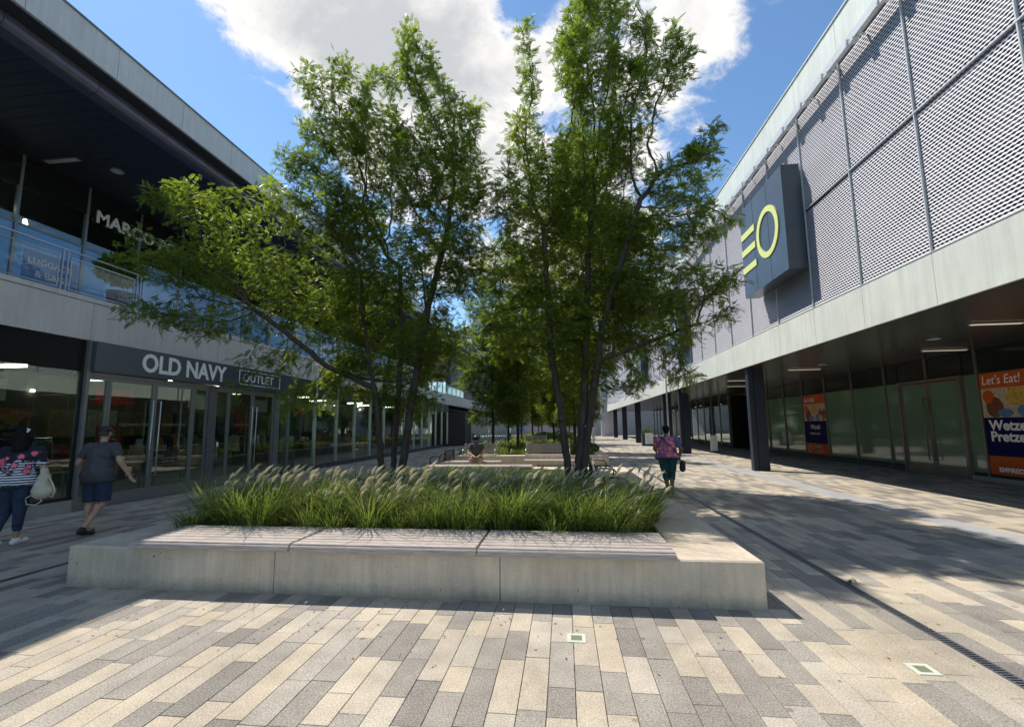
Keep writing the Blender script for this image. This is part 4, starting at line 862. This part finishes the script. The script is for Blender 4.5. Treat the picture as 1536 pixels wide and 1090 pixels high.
# ================================================================== GRASSES
def grass(name, pts, blades, hmin, hmax, seed, w=.0045, spread=.5, lean=(.18, -.05), hf=None):
    r = np.random.default_rng(seed); n = len(pts)*blades; c = np.repeat(np.array(pts), blades, 0); hs = np.repeat(.45+.75*r.random(len(pts)), blades)
    a = r.random(n)*6.283; rad = np.sqrt(r.random(n))*.16; base = c+np.stack([np.cos(a)*rad, np.sin(a)*rad, 0*a], 1)
    L = (hmin+(hmax-hmin)*r.random(n))*hs*(hf(c) if hf else 1); out = spread*(.25+.95*r.random(n)); dx = np.cos(a)*out+lean[0]*r.random(n)+r.normal(size=n)*.12; dy = np.sin(a)*out+lean[1]+r.normal(size=n)*.12
    seg = [(0, 0, 1.0), (.38, .12, .95), (.72, .42, .7), (1.0, .92, .1)]; V = []
    side = np.stack([-np.sin(a+r.normal(size=n)*.6), np.cos(a), 0*a], 1)
    droop = r.random(n)**.7*.75
    for t_, o, ww in seg:
        z = L*(t_*(1-.18*o)-droop*max(0, t_-.6)*.9); p = base+np.stack([dx*L*o, dy*L*o, z], 1); p[:, 2] = np.maximum(p[:, 2], base[:, 2]+.01)
        V += [p-side*w*ww, p+side*w*ww]
    V = np.stack(V, 1); Q = np.array([(0, 1, 3, 2), (2, 3, 5, 4), (4, 5, 7, 6)]); Qs = (Q[None]+(np.arange(n)*8)[:, None, None]).reshape(-1, 4)
    o = link(name, npmesh(name, V.reshape(-1, 3), Qs, M['grass'])); o['kind'] = 'stuff'; return o
def plumes(name, pts, seed, h=(.50, .74), L=(.10, .17), lean=.5):
    r = np.random.default_rng(seed); mb = MB(); VV = []; QQ = []; nb = 0
    for x, y, z in pts:
        a = r.normal()*.55; hh = max(.22, 1.15-.093*y)*r.uniform(.50, 1.08)*(1-max(0, x-.45)*.3*min(2, max(0, y-6.8))); l = r.uniform(*L); dirx = lean*r.uniform(.3, 1.5); diry = r.normal()*.25
        tip = np.array([x+dirx*hh*.55, y+diry*hh*.6, z+hh]); b0 = np.array([x, y, z]); mid = b0+(tip-b0)*.55+np.array([-.05*dirx, 0, .03])
        d0 = (tip-mid)/np.linalg.norm(tip-mid); d1 = d0+np.array([.7*lean, diry*.5, -.35+r.normal()*.2]); d1 /= np.linalg.norm(d1)
        path = [b0, mid, tip]; rs = [.0018, .0015, .0015]
        for k in range(1, 6):
            u = k/5; dd = d0*(1-u)+d1*u; path.append(path[-1]+dd*l/5); rs.append([.0, .013, .0165, .0155, .011, .003][k])
        # stem
        for i in range(len(path)-1):
            p, q = path[i], path[i+1]; ra, rb = rs[i], rs[i+1]; d = (q-p)/(np.linalg.norm(q-p)+1e-9); u_ = np.cross(d, [0, 1, 0.1]); u_ /= np.linalg.norm(u_); v_ = np.cross(d, u_); n = 3 if i < 2 else 6
            if i == 2: ra = .003
            ring = [p+(u_*math.cos(k*6.283/n)+v_*math.sin(k*6.283/n))*ra for k in range(n)]+[q+(u_*math.cos(k*6.283/n)+v_*math.sin(k*6.283/n))*rb for k in range(n)]
            VV += ring; QQ += [(nb+k, nb+(k+1) % n, nb+n+(k+1) % n, nb+n+k) for k in range(n)]; nb += 2*n
            if i >= 2:                                   # bristles
                for k in range(11):
                    s0 = p+(q-p)*r.random(); rd = r.normal(size=3); rd -= d*rd.dot(d); rd /= np.linalg.norm(rd); e = s0+rd*.026*r.uniform(.7, 1.3)+d*.022; sd = np.cross(rd, d)*.0011
                    VV += [s0-sd, s0+sd, e+sd*.3, e-sd*.3]; QQ.append((nb, nb+1, nb+2, nb+3)); nb += 4
    o = link(name, npmesh(name, np.array(VV), np.array(QQ), M['plume'])); o['kind'] = 'stuff'; return o
pts = []; pl = []
y = 5.32
while y < 9.9:
    x = -4.50+random.uniform(-.1, .1)
    while x < 1.12:
        px, py = x+random.uniform(-.15, .15), y+random.uniform(-.15, .15)
        if min(abs(px+3.55)+abs(py-9.1)*.6, abs(px-.25)+abs(py-9)*.6) > .35: pts.append((px, py, .36))
        x += .27
    y += .29
grass('fountain_grass', pts, 250, .34, .86, 3, w=.0042, spread=.95, hf=lambda c: np.clip(1.06-(c[:, 1]-5.5)*.165-np.clip(c[:, 0]-.45, 0, 1)*np.clip(c[:, 1]-7, 0, 2)*.35, .36, 1.1))
pts2 = [(random.uniform(-4.5, .95), random.uniform(9.9, 12.9), .36) for k in range(150)]
grass('low_planter_grass', pts2, 110, .12, .24, 4, w=.005)
for k in range(640):
    # plumes gather in bands: left third and centre, thinner elsewhere
    u = random.random(); x = random.gauss(-3.6, .75) if u < .30 else random.gauss(-1.9, .6) if u < .45 else random.uniform(-4.4, 1.1)
    y = 5.35+3.9*random.random()**1.2; x = max(-4.45, min(1.0, x)); pl.append((x, y, .4))
plumes('grass_plumes', pl, 9)
for j, (a, b, c, d) in enumerate(PL[1:]):
    p3 = [(random.uniform(a+.55, b-.55), random.uniform(c+.55, d-.55), .40) for k in range(330)]
    o = grass('far_planter_grass', p3, 34, .28, .6, 20+j, w=.011)
# clipped shrubs in the far planters
for x, y, s, lb in ((-.2, 33.9+1.5, .9, 'rounded pale shrub at the front of the third planter'), (-1.6, 36.5, .8, 'yellowish green shrub beside the rounded shrub of the third planter'), (1.0, 21, .5, 'small bright shrub at the right of the second planter')):
    t = thing('shrub', lb, 'shrub', (x, y, .4), 'shrubs of the farther planters'); leaf_ball('foliage', (x, y, .4+s*.45), (s*1.2, s*.9, s*.55), 1600, M['hedge'], t, .06); MB().tube([(x, y, .38), (x, y, .4+s*.5)], .02, 6).build('stem', M['barkc'], t)

# ================================================================== PEOPLE
def sph(bm, c, r, rot=None, seg=14):
    m = Matrix.Translation(Vector(c)) @ (rot.to_4x4() if rot else Matrix()) @ Matrix.Diagonal((r[0], r[1], r[2], 1)); bmesh.ops.create_uvsphere(bm, u_segments=seg, v_segments=seg-4, radius=1, matrix=m)
def cap(bm, a, b, ra, rb, seg=12):
    a, b = Vector(a), Vector(b); d = b-a; q = d.to_track_quat('Z', 'Y').to_matrix().to_4x4(); n = max(2, int(d.length/.07))
    bmesh.ops.create_cone(bm, cap_ends=True, segments=seg, radius1=ra, radius2=rb, depth=d.length, matrix=Matrix.Translation((a+b)/2) @ q); sph(bm, a, (ra,)*3, seg=10); sph(bm, b, (rb,)*3, seg=10)
def remesh(bm, vox, smooth=4, name='m'):
    me = bpy.data.meshes.new(name); bm.to_mesh(me); bm.free(); o = bpy.data.objects.new(name, me); COL.objects.link(o)
    m = o.modifiers.new('r', 'REMESH'); m.mode = 'VOXEL'; m.voxel_size = vox; m.use_smooth_shade = True
    s = o.modifiers.new('s', 'SMOOTH'); s.factor = .5; s.iterations = smooth
    bpy.context.view_layer.update(); dg = bpy.context.evaluated_depsgraph_get(); out = bpy.data.meshes.new_from_object(o.evaluated_get(dg)); bpy.data.objects.remove(o); return out
def person(label, J, loc, rotz, scale=1.0, girth=1.0, hip=1.0, bust=0, skin='skin', clothes=(), hairf=None, shoes='shoe_b', vox=.011, group=None):
    t = thing('person', label, 'person', loc, group, rotz); t.scale = (scale,)*3
    OFF[t.name] = Vector()
    bm = bmesh.new(); g_ = girth; bones = []
    def limb(n, a, b, ra, rb): cap(bm, J[a], J[b], ra, rb); bones.append((n, Vector(J[a]), Vector(J[b])))
    pel, che, nek, hed = (Vector(J[k]) for k in ('pelvis', 'chest', 'neck', 'head'))
    ax = (che-pel).normalized(); rt = (Vector(J['shR'])-Vector(J['shL'])).normalized(); fw = ax.cross(rt); fw = -fw if fw.y < 0 and False else fw
    rot = Matrix((rt, ax.cross(rt), ax)).transposed()
    sph(bm, pel, (.165*g_*hip, .128*g_*hip, .15), rot); sph(bm, pel.lerp(che, .5), (.145*g_, .115*g_*1.05, .17), rot); sph(bm, che, (.170*(.6+.4*g_), .12*g_, .17), rot)
    cap(bm, Vector(J['shL']).lerp(che, .12), Vector(J['shR']).lerp(che, .12), .066, .066); cap(bm, che, nek, .09, .055); cap(bm, nek, hed-Vector((0, 0, .03)), .054, .05)
    bones += [('torso', pel, che), ('torso', che, nek), ('neck', nek, hed), ('torso', Vector(J['shL']), Vector(J['shR']))]
    fdir = Vector(J.get('face', (0, 1, 0))).normalized()
    sph(bm, hed, (.073, .090, .108)); sph(bm, hed+fdir*.035+Vector((0, 0, -.05)), (.052, .05, .06)); cap(bm, hed+fdir*.085+Vector((0, 0, .01)), hed+fdir*.104+Vector((0, 0, -.022)), .010, .014)
    sd = fdir.cross(Vector((0, 0, 1)))
    for s in (-1, 1): sph(bm, hed+sd*.073*s+Vector((0, 0, -.01)), (.014, .022, .030))
    cap(bm, hed+fdir*.078+sd*.018+Vector((0, 0, -.052)), hed+fdir*.078-sd*.018+Vector((0, 0, -.052)), .009, .009)
    for S_ in 'LR':
        limb('uarm'+S_, 'sh'+S_, 'el'+S_, .050*(.5+.5*g_), .040*(.6+.4*g_)); limb('farm'+S_, 'el'+S_, 'wr'+S_, .040*(.6+.4*g_), .026)
        limb('thigh'+S_, 'hip'+S_, 'kn'+S_, .088*(.45+.55*g_)*hip, .058*(.6+.4*g_)); limb('shin'+S_, 'kn'+S_, 'an'+S_, .055*(.6+.4*g_), .036)
        kn, an = Vector(J['kn'+S_]), Vector(J['an'+S_]); sph(bm, kn.lerp(an, .28)-Vector((0, .018, 0)), (.048*g_**.5, .05, .10)); cap(bm, an, Vector(J['toe'+S_]), .034, .026); bones.append(('foot'+S_, an, Vector(J['toe'+S_])))
        wr = Vector(J['wr'+S_]); hd = (wr-Vector(J['el'+S_])).normalized(); hd = Vector(J.get('hand'+S_, hd)).normalized(); sdv = hd.cross(Vector((0, 1, 0.2))).normalized(); nv = hd.cross(sdv).normalized()
        if S_ == 'L': pass
        pc = wr+hd*.05; cap(bm, wr, pc+hd*.02, .022, .026); cap(bm, pc+nv*.022, pc-nv*.022, .019, .019)
        for k, ln in enumerate((.062, .072, .068, .054)):
            o0 = wr+hd*.078+nv*(.027-.018*k); m1 = o0+hd*ln*.5+sdv*.006; e1 = m1+hd*ln*.38+sdv*.024; cap(bm, o0, m1, .0092, .0085, 8); cap(bm, m1, e1, .0085, .007, 8)
        th0 = wr+hd*.02+nv*.028; th1 = th0+nv*.026+hd*.03+sdv*.01; cap(bm, th0, th1, .0105, .0095, 8); cap(bm, th1, th1+hd*.028+nv*.004+sdv*.012, .0095, .008, 8)
        bones.append(('hand'+S_, wr, wr+hd*.16))
    cap(bm, pel+Vector((0, 0, .02)), che, .13*g_, .135*(.5+.5*g_)); me = remesh(bm, vox, 8, 'body'); me.materials.clear(); me.materials.append(M[skin]); body = link('body', me, t)
    # classify faces by nearest bone
    nf = len(me.polygons); cen = np.zeros(nf*3); me.polygons.foreach_get('center', cen); cen = cen.reshape(-1, 3); nr = np.zeros(nf*3); me.polygons.foreach_get('normal', nr)
    best = np.full(nf, 1e9); who = np.zeros(nf, int); tt = np.zeros(nf)
    for i, (n, a, b) in enumerate(bones):
        a, b = np.array(a), np.array(b); d = b-a; u = np.clip(((cen-a)@d)/(d@d), 0, 1); q = np.linalg.norm(cen-(a+u[:, None]*d), axis=1)-(.10 if n == 'torso' else .05 if 'thigh' in n else .03); m = q < best; best[m] = q[m]; who[m] = i; tt[m] = u[m]
    names = np.array([b[0] for b in bones])[who]
    vs = np.zeros(len(me.vertices)*3); me.vertices.foreach_get('co', vs); vs = vs.reshape(-1, 3); vn = np.array([v.normal[:] for v in me.vertices])
    for cname, mt, test, d, flare in clothes:
        sel = test(names, tt, cen); idx = [me.polygons[i].vertices[:] for i in np.where(sel)[0]]
        if not idx: continue
        flat = sorted({v for f in idx for v in f}); mp = {v: k for k, v in enumerate(flat)}; co = vs[flat]; no = vn[flat]
        wr_ = .0022*np.sin(co[:, 2]*31+co[:, 0]*34+2*np.sin(co[:, 0]*13))+.0022*np.sin(co[:, 0]*50-co[:, 1]*45+co[:, 2]*18)
        co = co+no*(d+flare(co)[:, None]+wr_[:, None])
        cm = bpy.data.meshes.new(cname); cm.from_pydata([tuple(c) for c in co], [], [tuple(mp[v] for v in f) for f in idx]); cm.materials.append(M[mt] if isinstance(mt, str) else mt); cm.shade_smooth()
        o = link(cname, cm, t); sm = o.modifiers.new('thickness', 'SOLIDIFY'); sm.thickness = .004; sm.offset = -1
    if hairf: hairf(t, hed, fdir)
    for S_ in 'LR':
        an, to = Vector(J['an'+S_]), Vector(J['toe'+S_]); bm = bmesh.new(); dd = (to-an); dd.z = 0; dd.normalize(); heel = an-dd*.045; heel.z = an.z-.045
        cap(bm, heel, Vector((to.x, to.y, to.z))+dd*.03-Vector((0, 0, .002)), .042, .036); cap(bm, an+Vector((0, 0, -.01)), heel.lerp(to, .35), .047, .044)
        sm = remesh(bm, .012, 3, 'shoe'); sm.materials.clear(); sm.materials.append(M[shoes]); link('shoe', sm, t)
    return t, body
Z0 = lambda c: np.zeros(len(c))
def any_of(names, *ks):
    m = np.zeros(len(names), bool)
    for k in ks: m |= np.char.startswith(names, k)
    return m
def walk(sw=.22, arm=.18, elR=None, wrR=None, elL=None, wrL=None, lean=.03, z=0):
    J = dict(pelvis=(0, 0, .94), chest=(0, lean, 1.24), neck=(0, lean+.01, 1.44), head=(0, lean+.03, 1.60), shL=(-.19, lean, 1.38), shR=(.19, lean, 1.38),
             hipL=(-.095, 0, .90), hipR=(.095, 0, .90), knL=(-.10, sw*.55+.02, .49), anL=(-.09, sw*.8, .085), toeL=(-.10, sw*.8+.15, .035),
             knR=(.09, -sw*.10, .50), anR=(.07, -sw*1.25, .14), toeR=(.075, -sw*1.25+.13, .05),
             elL=elL or (-.25, -arm*.5, 1.10), wrL=wrL or (-.27, -arm*.2, .86), elR=elR or (.26, arm*.4, 1.10), wrR=wrR or (.28, arm*1.2, .88))
    return J
# --- man in charcoal tee
def cap_hat(t, h, f):
    bm = bmesh.new(); sph(bm, h+Vector((0, 0, .035)), (.088, .102, .088)); bmesh.ops.delete(bm, geom=[v for v in bm.verts if v.co.z < h.z+.022], context='VERTS')
    me = bpy.data.meshes.new('cap'); bm.to_mesh(me); bm.free(); me.materials.append(M['shoe_b']); me.shade_smooth(); o = link('cap', me, t); o.modifiers.new('s', 'SOLIDIFY').thickness = .004
    mb = MB(); n = 10; vs = []
    for zz_ in (0, -.008):
        for k in range(n+1):
            a = math.pi*(k/n)-math.pi/2; vs.append((h.x+math.sin(a)*.078, h.y+.055+math.cos(a)*.105, h.z+.028+zz_-.012*math.cos(a)))
    mb.add(vs, [tuple(range(n+1)), tuple(range(2*n+1, n, -1))]+[(k, k+n+1, k+n+2, k+1) for k in range(n)]+[(n, 2*n+1, n+1, 0)]).build('cap_peak', M['shoe_b'], t)
    bm = bmesh.new(); sph(bm, h+Vector((0, -.022, .0)), (.079, .078, .07)); me = bpy.data.meshes.new('hair'); bm.to_mesh(me); bm.free(); me.materials.append(mat('greying_hair', (.05, .045, .04), .8, var=.4, scale=50)); me.shade_smooth(); link('hair', me, t)
tee = lambda n, t, c: (any_of(n, 'torso') & (c[:, 2] < 1.46) & (c[:, 2] > .84)) | (any_of(n, 'uarm') & (t < .68)) | (any_of(n, 'thigh') & (c[:, 2] > .84))
shorts = lambda n, t, c: (any_of(n, 'torso') & (c[:, 2] < .98)) | (any_of(n, 'thigh') & (c[:, 2] < 1.0) & (t < .93))
hem = lambda z0, z1, k: (lambda co: np.clip((z1-co[:, 2])/(z1-z0), 0, 1)*k*(np.abs(co[:, 0]) < .27))
J = walk(.10, .15, elL=(-.30, -.03, 1.12), wrL=(-.25, .17, .98), elR=(.33, -.02, 1.14), wrR=(.42, .08, .90))
J.update(knL=(-.10, .02, .48), anL=(-.09, -.03, .085), toeL=(-.11, .11, .035), knR=(.07, .05, .49), anR=(.015, -.22, .13), toeR=(.04, -.09, .04))
person('man in charcoal t-shirt, navy shorts and black cap walking away past the shop doors', J, (-7.57, 6.58, 0), math.radians(12), 1.0, 1.32, clothes=(('t_shirt', 'grey_tee', tee, .020, hem(.84, 1.2, .022)), ('shorts', 'denim', shorts, .012, hem(.5, .95, .022))), hairf=cap_hat)
# --- woman with striped floral top
def long_hair(t, h, f):
    bm = bmesh.new(); sph(bm, h+Vector((0, -.018, .025)), (.112, .122, .125)); cap(bm, h+Vector((0, -.05, -.02)), h+Vector((0, -.08, -.20)), .125, .10); cap(bm, h+Vector((.04, -.06, -.05)), h+Vector((.07, -.075, -.26)), .05, .03); cap(bm, h+Vector((-.04, -.06, -.05)), h+Vector((-.06, -.075, -.27)), .05, .03)
    me = remesh(bm, .014, 2, 'hair'); me.materials.clear(); me.materials.append(M['hair']); link('hair', me, t)
    bm = bmesh.new(); cap(bm, h+Vector((.06, -.105, .055)), h+Vector((.075, -.085, .095)), .012, .014); cap(bm, h+Vector((.075, -.085, .095)), h+Vector((.05, -.085, .11)), .012, .008); me = bpy.data.meshes.new('hair_clip'); bm.to_mesh(me); bm.free(); me.materials.append(M['offwhite']); link('hair_clip', me, t)
def floral():
    m = bpy.data.materials.new('striped_floral_cloth'); m.use_nodes = True; t = m.node_tree; b = t.nodes['Principled BSDF']; b.inputs['Roughness'].default_value = .85
    tc = t.nodes.new('ShaderNodeTexCoord'); sx_ = t.nodes.new('ShaderNodeSeparateXYZ'); t.links.new(tc.outputs['Object'], sx_.inputs[0])
    def mt(op, a, b_=None, c=None):
        n = t.nodes.new('ShaderNodeMath'); n.operation = op
        for i, v in enumerate((a, b_, c)):
            if v is None: continue
            if isinstance(v, (int, float)): n.inputs[i].default_value = v
            else: t.links.new(v, n.inputs[i])
        return n.outputs[0]
    nz = t.nodes.new('ShaderNodeTexNoise'); nz.inputs['Scale'].default_value = 9; t.links.new(tc.outputs['Object'], nz.inputs['Vector'])
    wob = mt('MULTIPLY_ADD', nz.outputs['Fac'], .16, -.08); z = mt('ADD', sx_.outputs[2], mt('MULTIPLY', wob, .15))
    st = mt('GREATER_THAN', mt('SINE', mt('MULTIPLY', z, 2*math.pi/.036)), .0); low = mt('LESS_THAN', mt('ADD', sx_.outputs[2], wob), 1.22); white = mt('MULTIPLY', st, low)
    v = t.nodes.new('ShaderNodeTexVoronoi'); v.inputs['Scale'].default_value = 9.0; v.inputs['Randomness'].default_value = .8; t.links.new(tc.outputs['Object'], v.inputs['Vector'])
    n2_ = t.nodes.new('ShaderNodeTexNoise'); n2_.inputs['Scale'].default_value = 45; t.links.new(tc.outputs['Object'], n2_.inputs['Vector'])
    fl = mt('LESS_THAN', mt('ADD', v.outputs['Distance'], mt('MULTIPLY_ADD', n2_.outputs['Fac'], .45, -.22)), .36); band = mt('MULTIPLY', mt('GREATER_THAN', sx_.outputs[2], 1.04), mt('LESS_THAN', sx_.outputs[2], 1.37)); fl = mt('MULTIPLY', fl, band)
    lf = mt('MULTIPLY', mt('LESS_THAN', mt('ADD', v.outputs['Distance'], mt('MULTIPLY_ADD', n2_.outputs['Fac'], .5, -.25)), .50), band)
    def mix(f, a, b_):
        n = t.nodes.new('ShaderNodeMix'); n.data_type = 'RGBA'; t.links.new(f, n.inputs[0])
        for i, v_ in ((6, a), (7, b_)):
            if isinstance(v_, tuple): n.inputs[i].default_value = (*v_, 1)
            else: t.links.new(v_, n.inputs[i])
        return n.outputs[2]
    c = mix(white, (.010, .012, .022), (.70, .72, .78)); c = mix(lf, c, (.015, .03, .05)); pk = mix(n2_.outputs['Fac'], (.75, .03, .08), (.85, .30, .38)); c = mix(fl, c, pk); t.links.new(c, b.inputs['Base Color']); return m
M['floral'] = floral()
top = lambda n, t, c: (any_of(n, 'torso') & (c[:, 2] < 1.46) & (c[:, 2] > .90)) | (any_of(n, 'uarm') & (t < .8)) | (any_of(n, 'thigh') & (c[:, 2] > .90))
jeans = lambda n, t, c: (any_of(n, 'torso') & (c[:, 2] < 1.0)) | any_of(n, 'thigh') | (any_of(n, 'shin') & (t < .66))
J = walk(.20, .12, elR=(.30, .02, 1.10), wrR=(.26, .20, 1.02), lean=.08)
J.update(knL=(-.12, .10, .48), anL=(-.17, -.06, .10), toeL=(-.16, .09, .04), knR=(.06, .05, .48), anR=(.0, .16, .085), toeR=(.03, .30, .035))
tw, _ = person('woman with long black hair, striped top with red flowers and rolled jeans at left edge', J, (-7.98, 5.76, 0), math.radians(28), .985, 1.32, 1.1, clothes=(('top', 'floral', top, .020, hem(.9, 1.2, .028)), ('jeans', 'denim', jeans, .010, Z0)), hairf=long_hair, shoes='shoe_w')
b = thing('drawstring_bag', 'beige canvas bag with rope handles hanging from the arm of the woman at the left', 'bag', (-7.62, 5.85, .86)); OFF[b.name] = Vector((-7.62, 5.85, .86))
bm = bmesh.new(); cap(bm, (-.02, 0, -.09), (.0, 0, .11), .12, .075, 16); cap(bm, (.02, 0, -.1), (.09, .02, -.08), .10, .07, 16); sph(bm, (-.01, 0, .20), (.055, .05, .05)); me = remesh(bm, .014, 3, 'sack'); me.materials.clear(); me.materials.append(M['beige']); link('sack', me, b); OFF[b.name] = Vector()
MB().tube([(-.04, 0, .22), (-.10, .05, .30), (-.12, .12, .26)], .010, 6).build('strap', M['beige'], b, True)
MB().tube([(.03, 0, .18), (.16, 0, .0), (.20, 0, -.08), (.17, 0, -.17), (.08, 0, -.15)], .012, 6).build('handle', M['beige'], b, True)
MB().tube([(-.11, -.02, -.12), (-.22, -.05, -.19), (-.18, -.05, -.27), (-.04, -.05, -.28), (.04, -.03, -.22), (-.04, -.03, -.15)], .010, 6).build('rope_handle', M['beige'], b, True)
# --- woman in tie dye
def short_hair(t, h, f):
    bm = bmesh.new(); sph(bm, h+Vector((0, 0, .024)), (.092, .105, .104)); sph(bm, h-Vector(f)*.035+Vector((0, 0, -.03)), (.078, .07, .075)); me = remesh(bm, .013, 2, 'hair'); me.materials.clear(); me.materials.append(M['hair']); link('hair', me, t)
def tiedye():
    m = mat('tie_dye_cotton', (.5, .2, .3), .85); t = m.node_tree; b = t.nodes['Principled BSDF']; tc = t.nodes.new('ShaderNodeTexCoord'); n = t.nodes.new('ShaderNodeTexNoise'); n.inputs['Scale'].default_value = 6.5; n.inputs['Detail'].default_value = 3; n.inputs['Distortion'].default_value = 1.2
    t.links.new(tc.outputs['Object'], n.inputs['Vector']); r = t.nodes.new('ShaderNodeValToRGB'); cs = [(.30, (.02, .04, .16)), (.40, (.03, .16, .30)), (.47, (.30, .08, .28)), (.53, (.72, .12, .18)), (.60, (.75, .30, .28)), (.68, (.55, .55, .45)), (.76, (.08, .25, .35))]
    e = r.color_ramp.elements; e[0].position = cs[0][0]; e[0].color = (*cs[0][1], 1); e[1].position = cs[-1][0]; e[1].color = (*cs[-1][1], 1)
    for p, c in cs[1:-1]: x = e.new(p); x.color = (*c, 1)
    t.links.new(n.outputs['Fac'], r.inputs[0]); t.links.new(r.outputs[0], b.inputs['Base Color']); return m
M['tiedye'] = tiedye()
tee2 = lambda n, t, c: (any_of(n, 'torso') & (c[:, 2] < 1.45) & (c[:, 2] > .93)) | (any_of(n, 'uarm') & (t < .72)) | (any_of(n, 'thigh') & (c[:, 2] > .93))
capri = lambda n, t, c: (any_of(n, 'torso') & (c[:, 2] < 1.05)) | any_of(n, 'thigh') | (any_of(n, 'shin') & (t < .30))
J = walk(.12, .1, elR=(.33, -.04, 1.12), wrR=(.30, .06, .92), elL=(-.30, .02, 1.12), wrL=(-.24, .2, 1.02)); J.update(knR=(.10, .06, .48), anR=(.06, -.12, .11), toeR=(.10, .02, .04), knL=(-.06, .03, .47), anL=(-.02, .02, .085), toeL=(-.02, .16, .035), shL=(-.20, .03, 1.37), shR=(.20, .03, 1.37))
tw2, _ = person('woman in tie-dye t-shirt and dark teal capri trousers walking away along the sunny right side', J, (2.46, 11.24, 0), math.radians(-6), .955, 1.62, 1.16, skin='skin_d', clothes=(('t_shirt', 'tiedye', tee2, .018, hem(.93, 1.2, .03)), ('capri_trousers', 'teal', capri, .012, Z0)), hairf=short_hair)
b = thing('crossbody_bag', 'small black crossbody bag on the right hip of the woman in tie-dye', 'bag', (2.46, 11.24, 0)); OFF[b.name] = Vector()
MB().tube([(-.17, -.03, 1.39), (-.08, -.21, 1.27), (.10, -.255, 1.08), (.24, -.19, .88), (.31, -.07, .72)], .012, 6).build('strap', M['shoe_b'], b, True)
bm = bmesh.new(); cap(bm, (.335, -.04, .74), (.33, -.03, .60), .065, .075); me = remesh(bm, .014, 3, 'pouch'); me.materials.clear(); me.materials.append(M['shoe_b']); link('pouch', me, b)
# --- sitting person
def cap_front(t, h, f):
    short_hair(t, h, f)
    bm = bmesh.new(); sph(bm, h+Vector((0, 0, .05)), (.098, .110, .09)); bmesh.ops.delete(bm, geom=[v for v in bm.verts if v.co.z < h.z+.04], context='VERTS'); me = bpy.data.meshes.new('cap'); bm.to_mesh(me); bm.free(); me.materials.append(M['shoe_b']); me.shade_smooth(); link('cap', me, t).modifiers.new('s', 'SOLIDIFY').thickness = .004
J = dict(pelvis=(0, 0, .56), chest=(0, -.13, .84), neck=(0, -.20, 1.03), head=(0, -.27, 1.17), face=(0, -1, -.35), shL=(-.18, -.16, .98), shR=(.18, -.16, .98), hipL=(-.10, -.03, .54), hipR=(.10, -.03, .54), knL=(-.17, -.45, .52), knR=(.17, -.45, .52),
         anL=(-.13, -.42, .085), anR=(.14, -.43, .085), toeL=(-.15, -.57, .035), toeR=(.16, -.58, .035), elL=(-.27, -.28, .74), elR=(.27, -.28, .74), wrL=(-.07, -.48, .64), wrR=(.07, -.47, .62))
sit_top = lambda n, t, c: (any_of(n, 'torso') & (c[:, 2] > .5)) | (any_of(n, 'uarm') & (t < .6)); sit_sh = lambda n, t, c: (any_of(n, 'torso') & (c[:, 2] < .62)) | (any_of(n, 'thigh') & (t < .8))
person('person in dark top and pale shorts sitting bent forward on the sunny backless bench', J, (-3.05, 15.50, 0), math.radians(8), 1.03, 1.15, clothes=(('t_shirt', 'grey_tee', sit_top, .016, Z0), ('shorts', 'khaki', sit_sh, .014, Z0)), hairf=cap_front)
# --- distant people
all_tr = lambda n, t, c: (any_of(n, 'torso') & (c[:, 2] < 1.0)) | any_of(n, 'thigh', 'shin'); tshirt = lambda n, t, c: (any_of(n, 'torso') & (c[:, 2] < 1.46) & (c[:, 2] > .88)) | (any_of(n, 'uarm') & (t < .7))
for lb, x, y, rz, t1, t2_ in (('distant person in black, left one of the pair walking near the far stairs', 2.32, 45, 10, 'shoe_b', 'shoe_b'), ('distant person in pale grey, right one of the pair walking near the far stairs', 2.98, 46.5, 160, 'lgrey', 'lgrey'), ('distant person in white shirt and dark trousers standing past the trees on the left', -6.1, 50, 40, 'white', 'denim'), ('distant person in bright blue beside the far planter', -4.5, 47.5, 200, 'bluec', 'khaki')):
    person(lb, walk(.15, .1), (x, y, 0), math.radians(rz), 1, 1.1, clothes=(('shirt', t1, tshirt, .02, Z0), ('trousers', t2_, all_tr, .018, Z0)), hairf=short_hair, vox=.022)
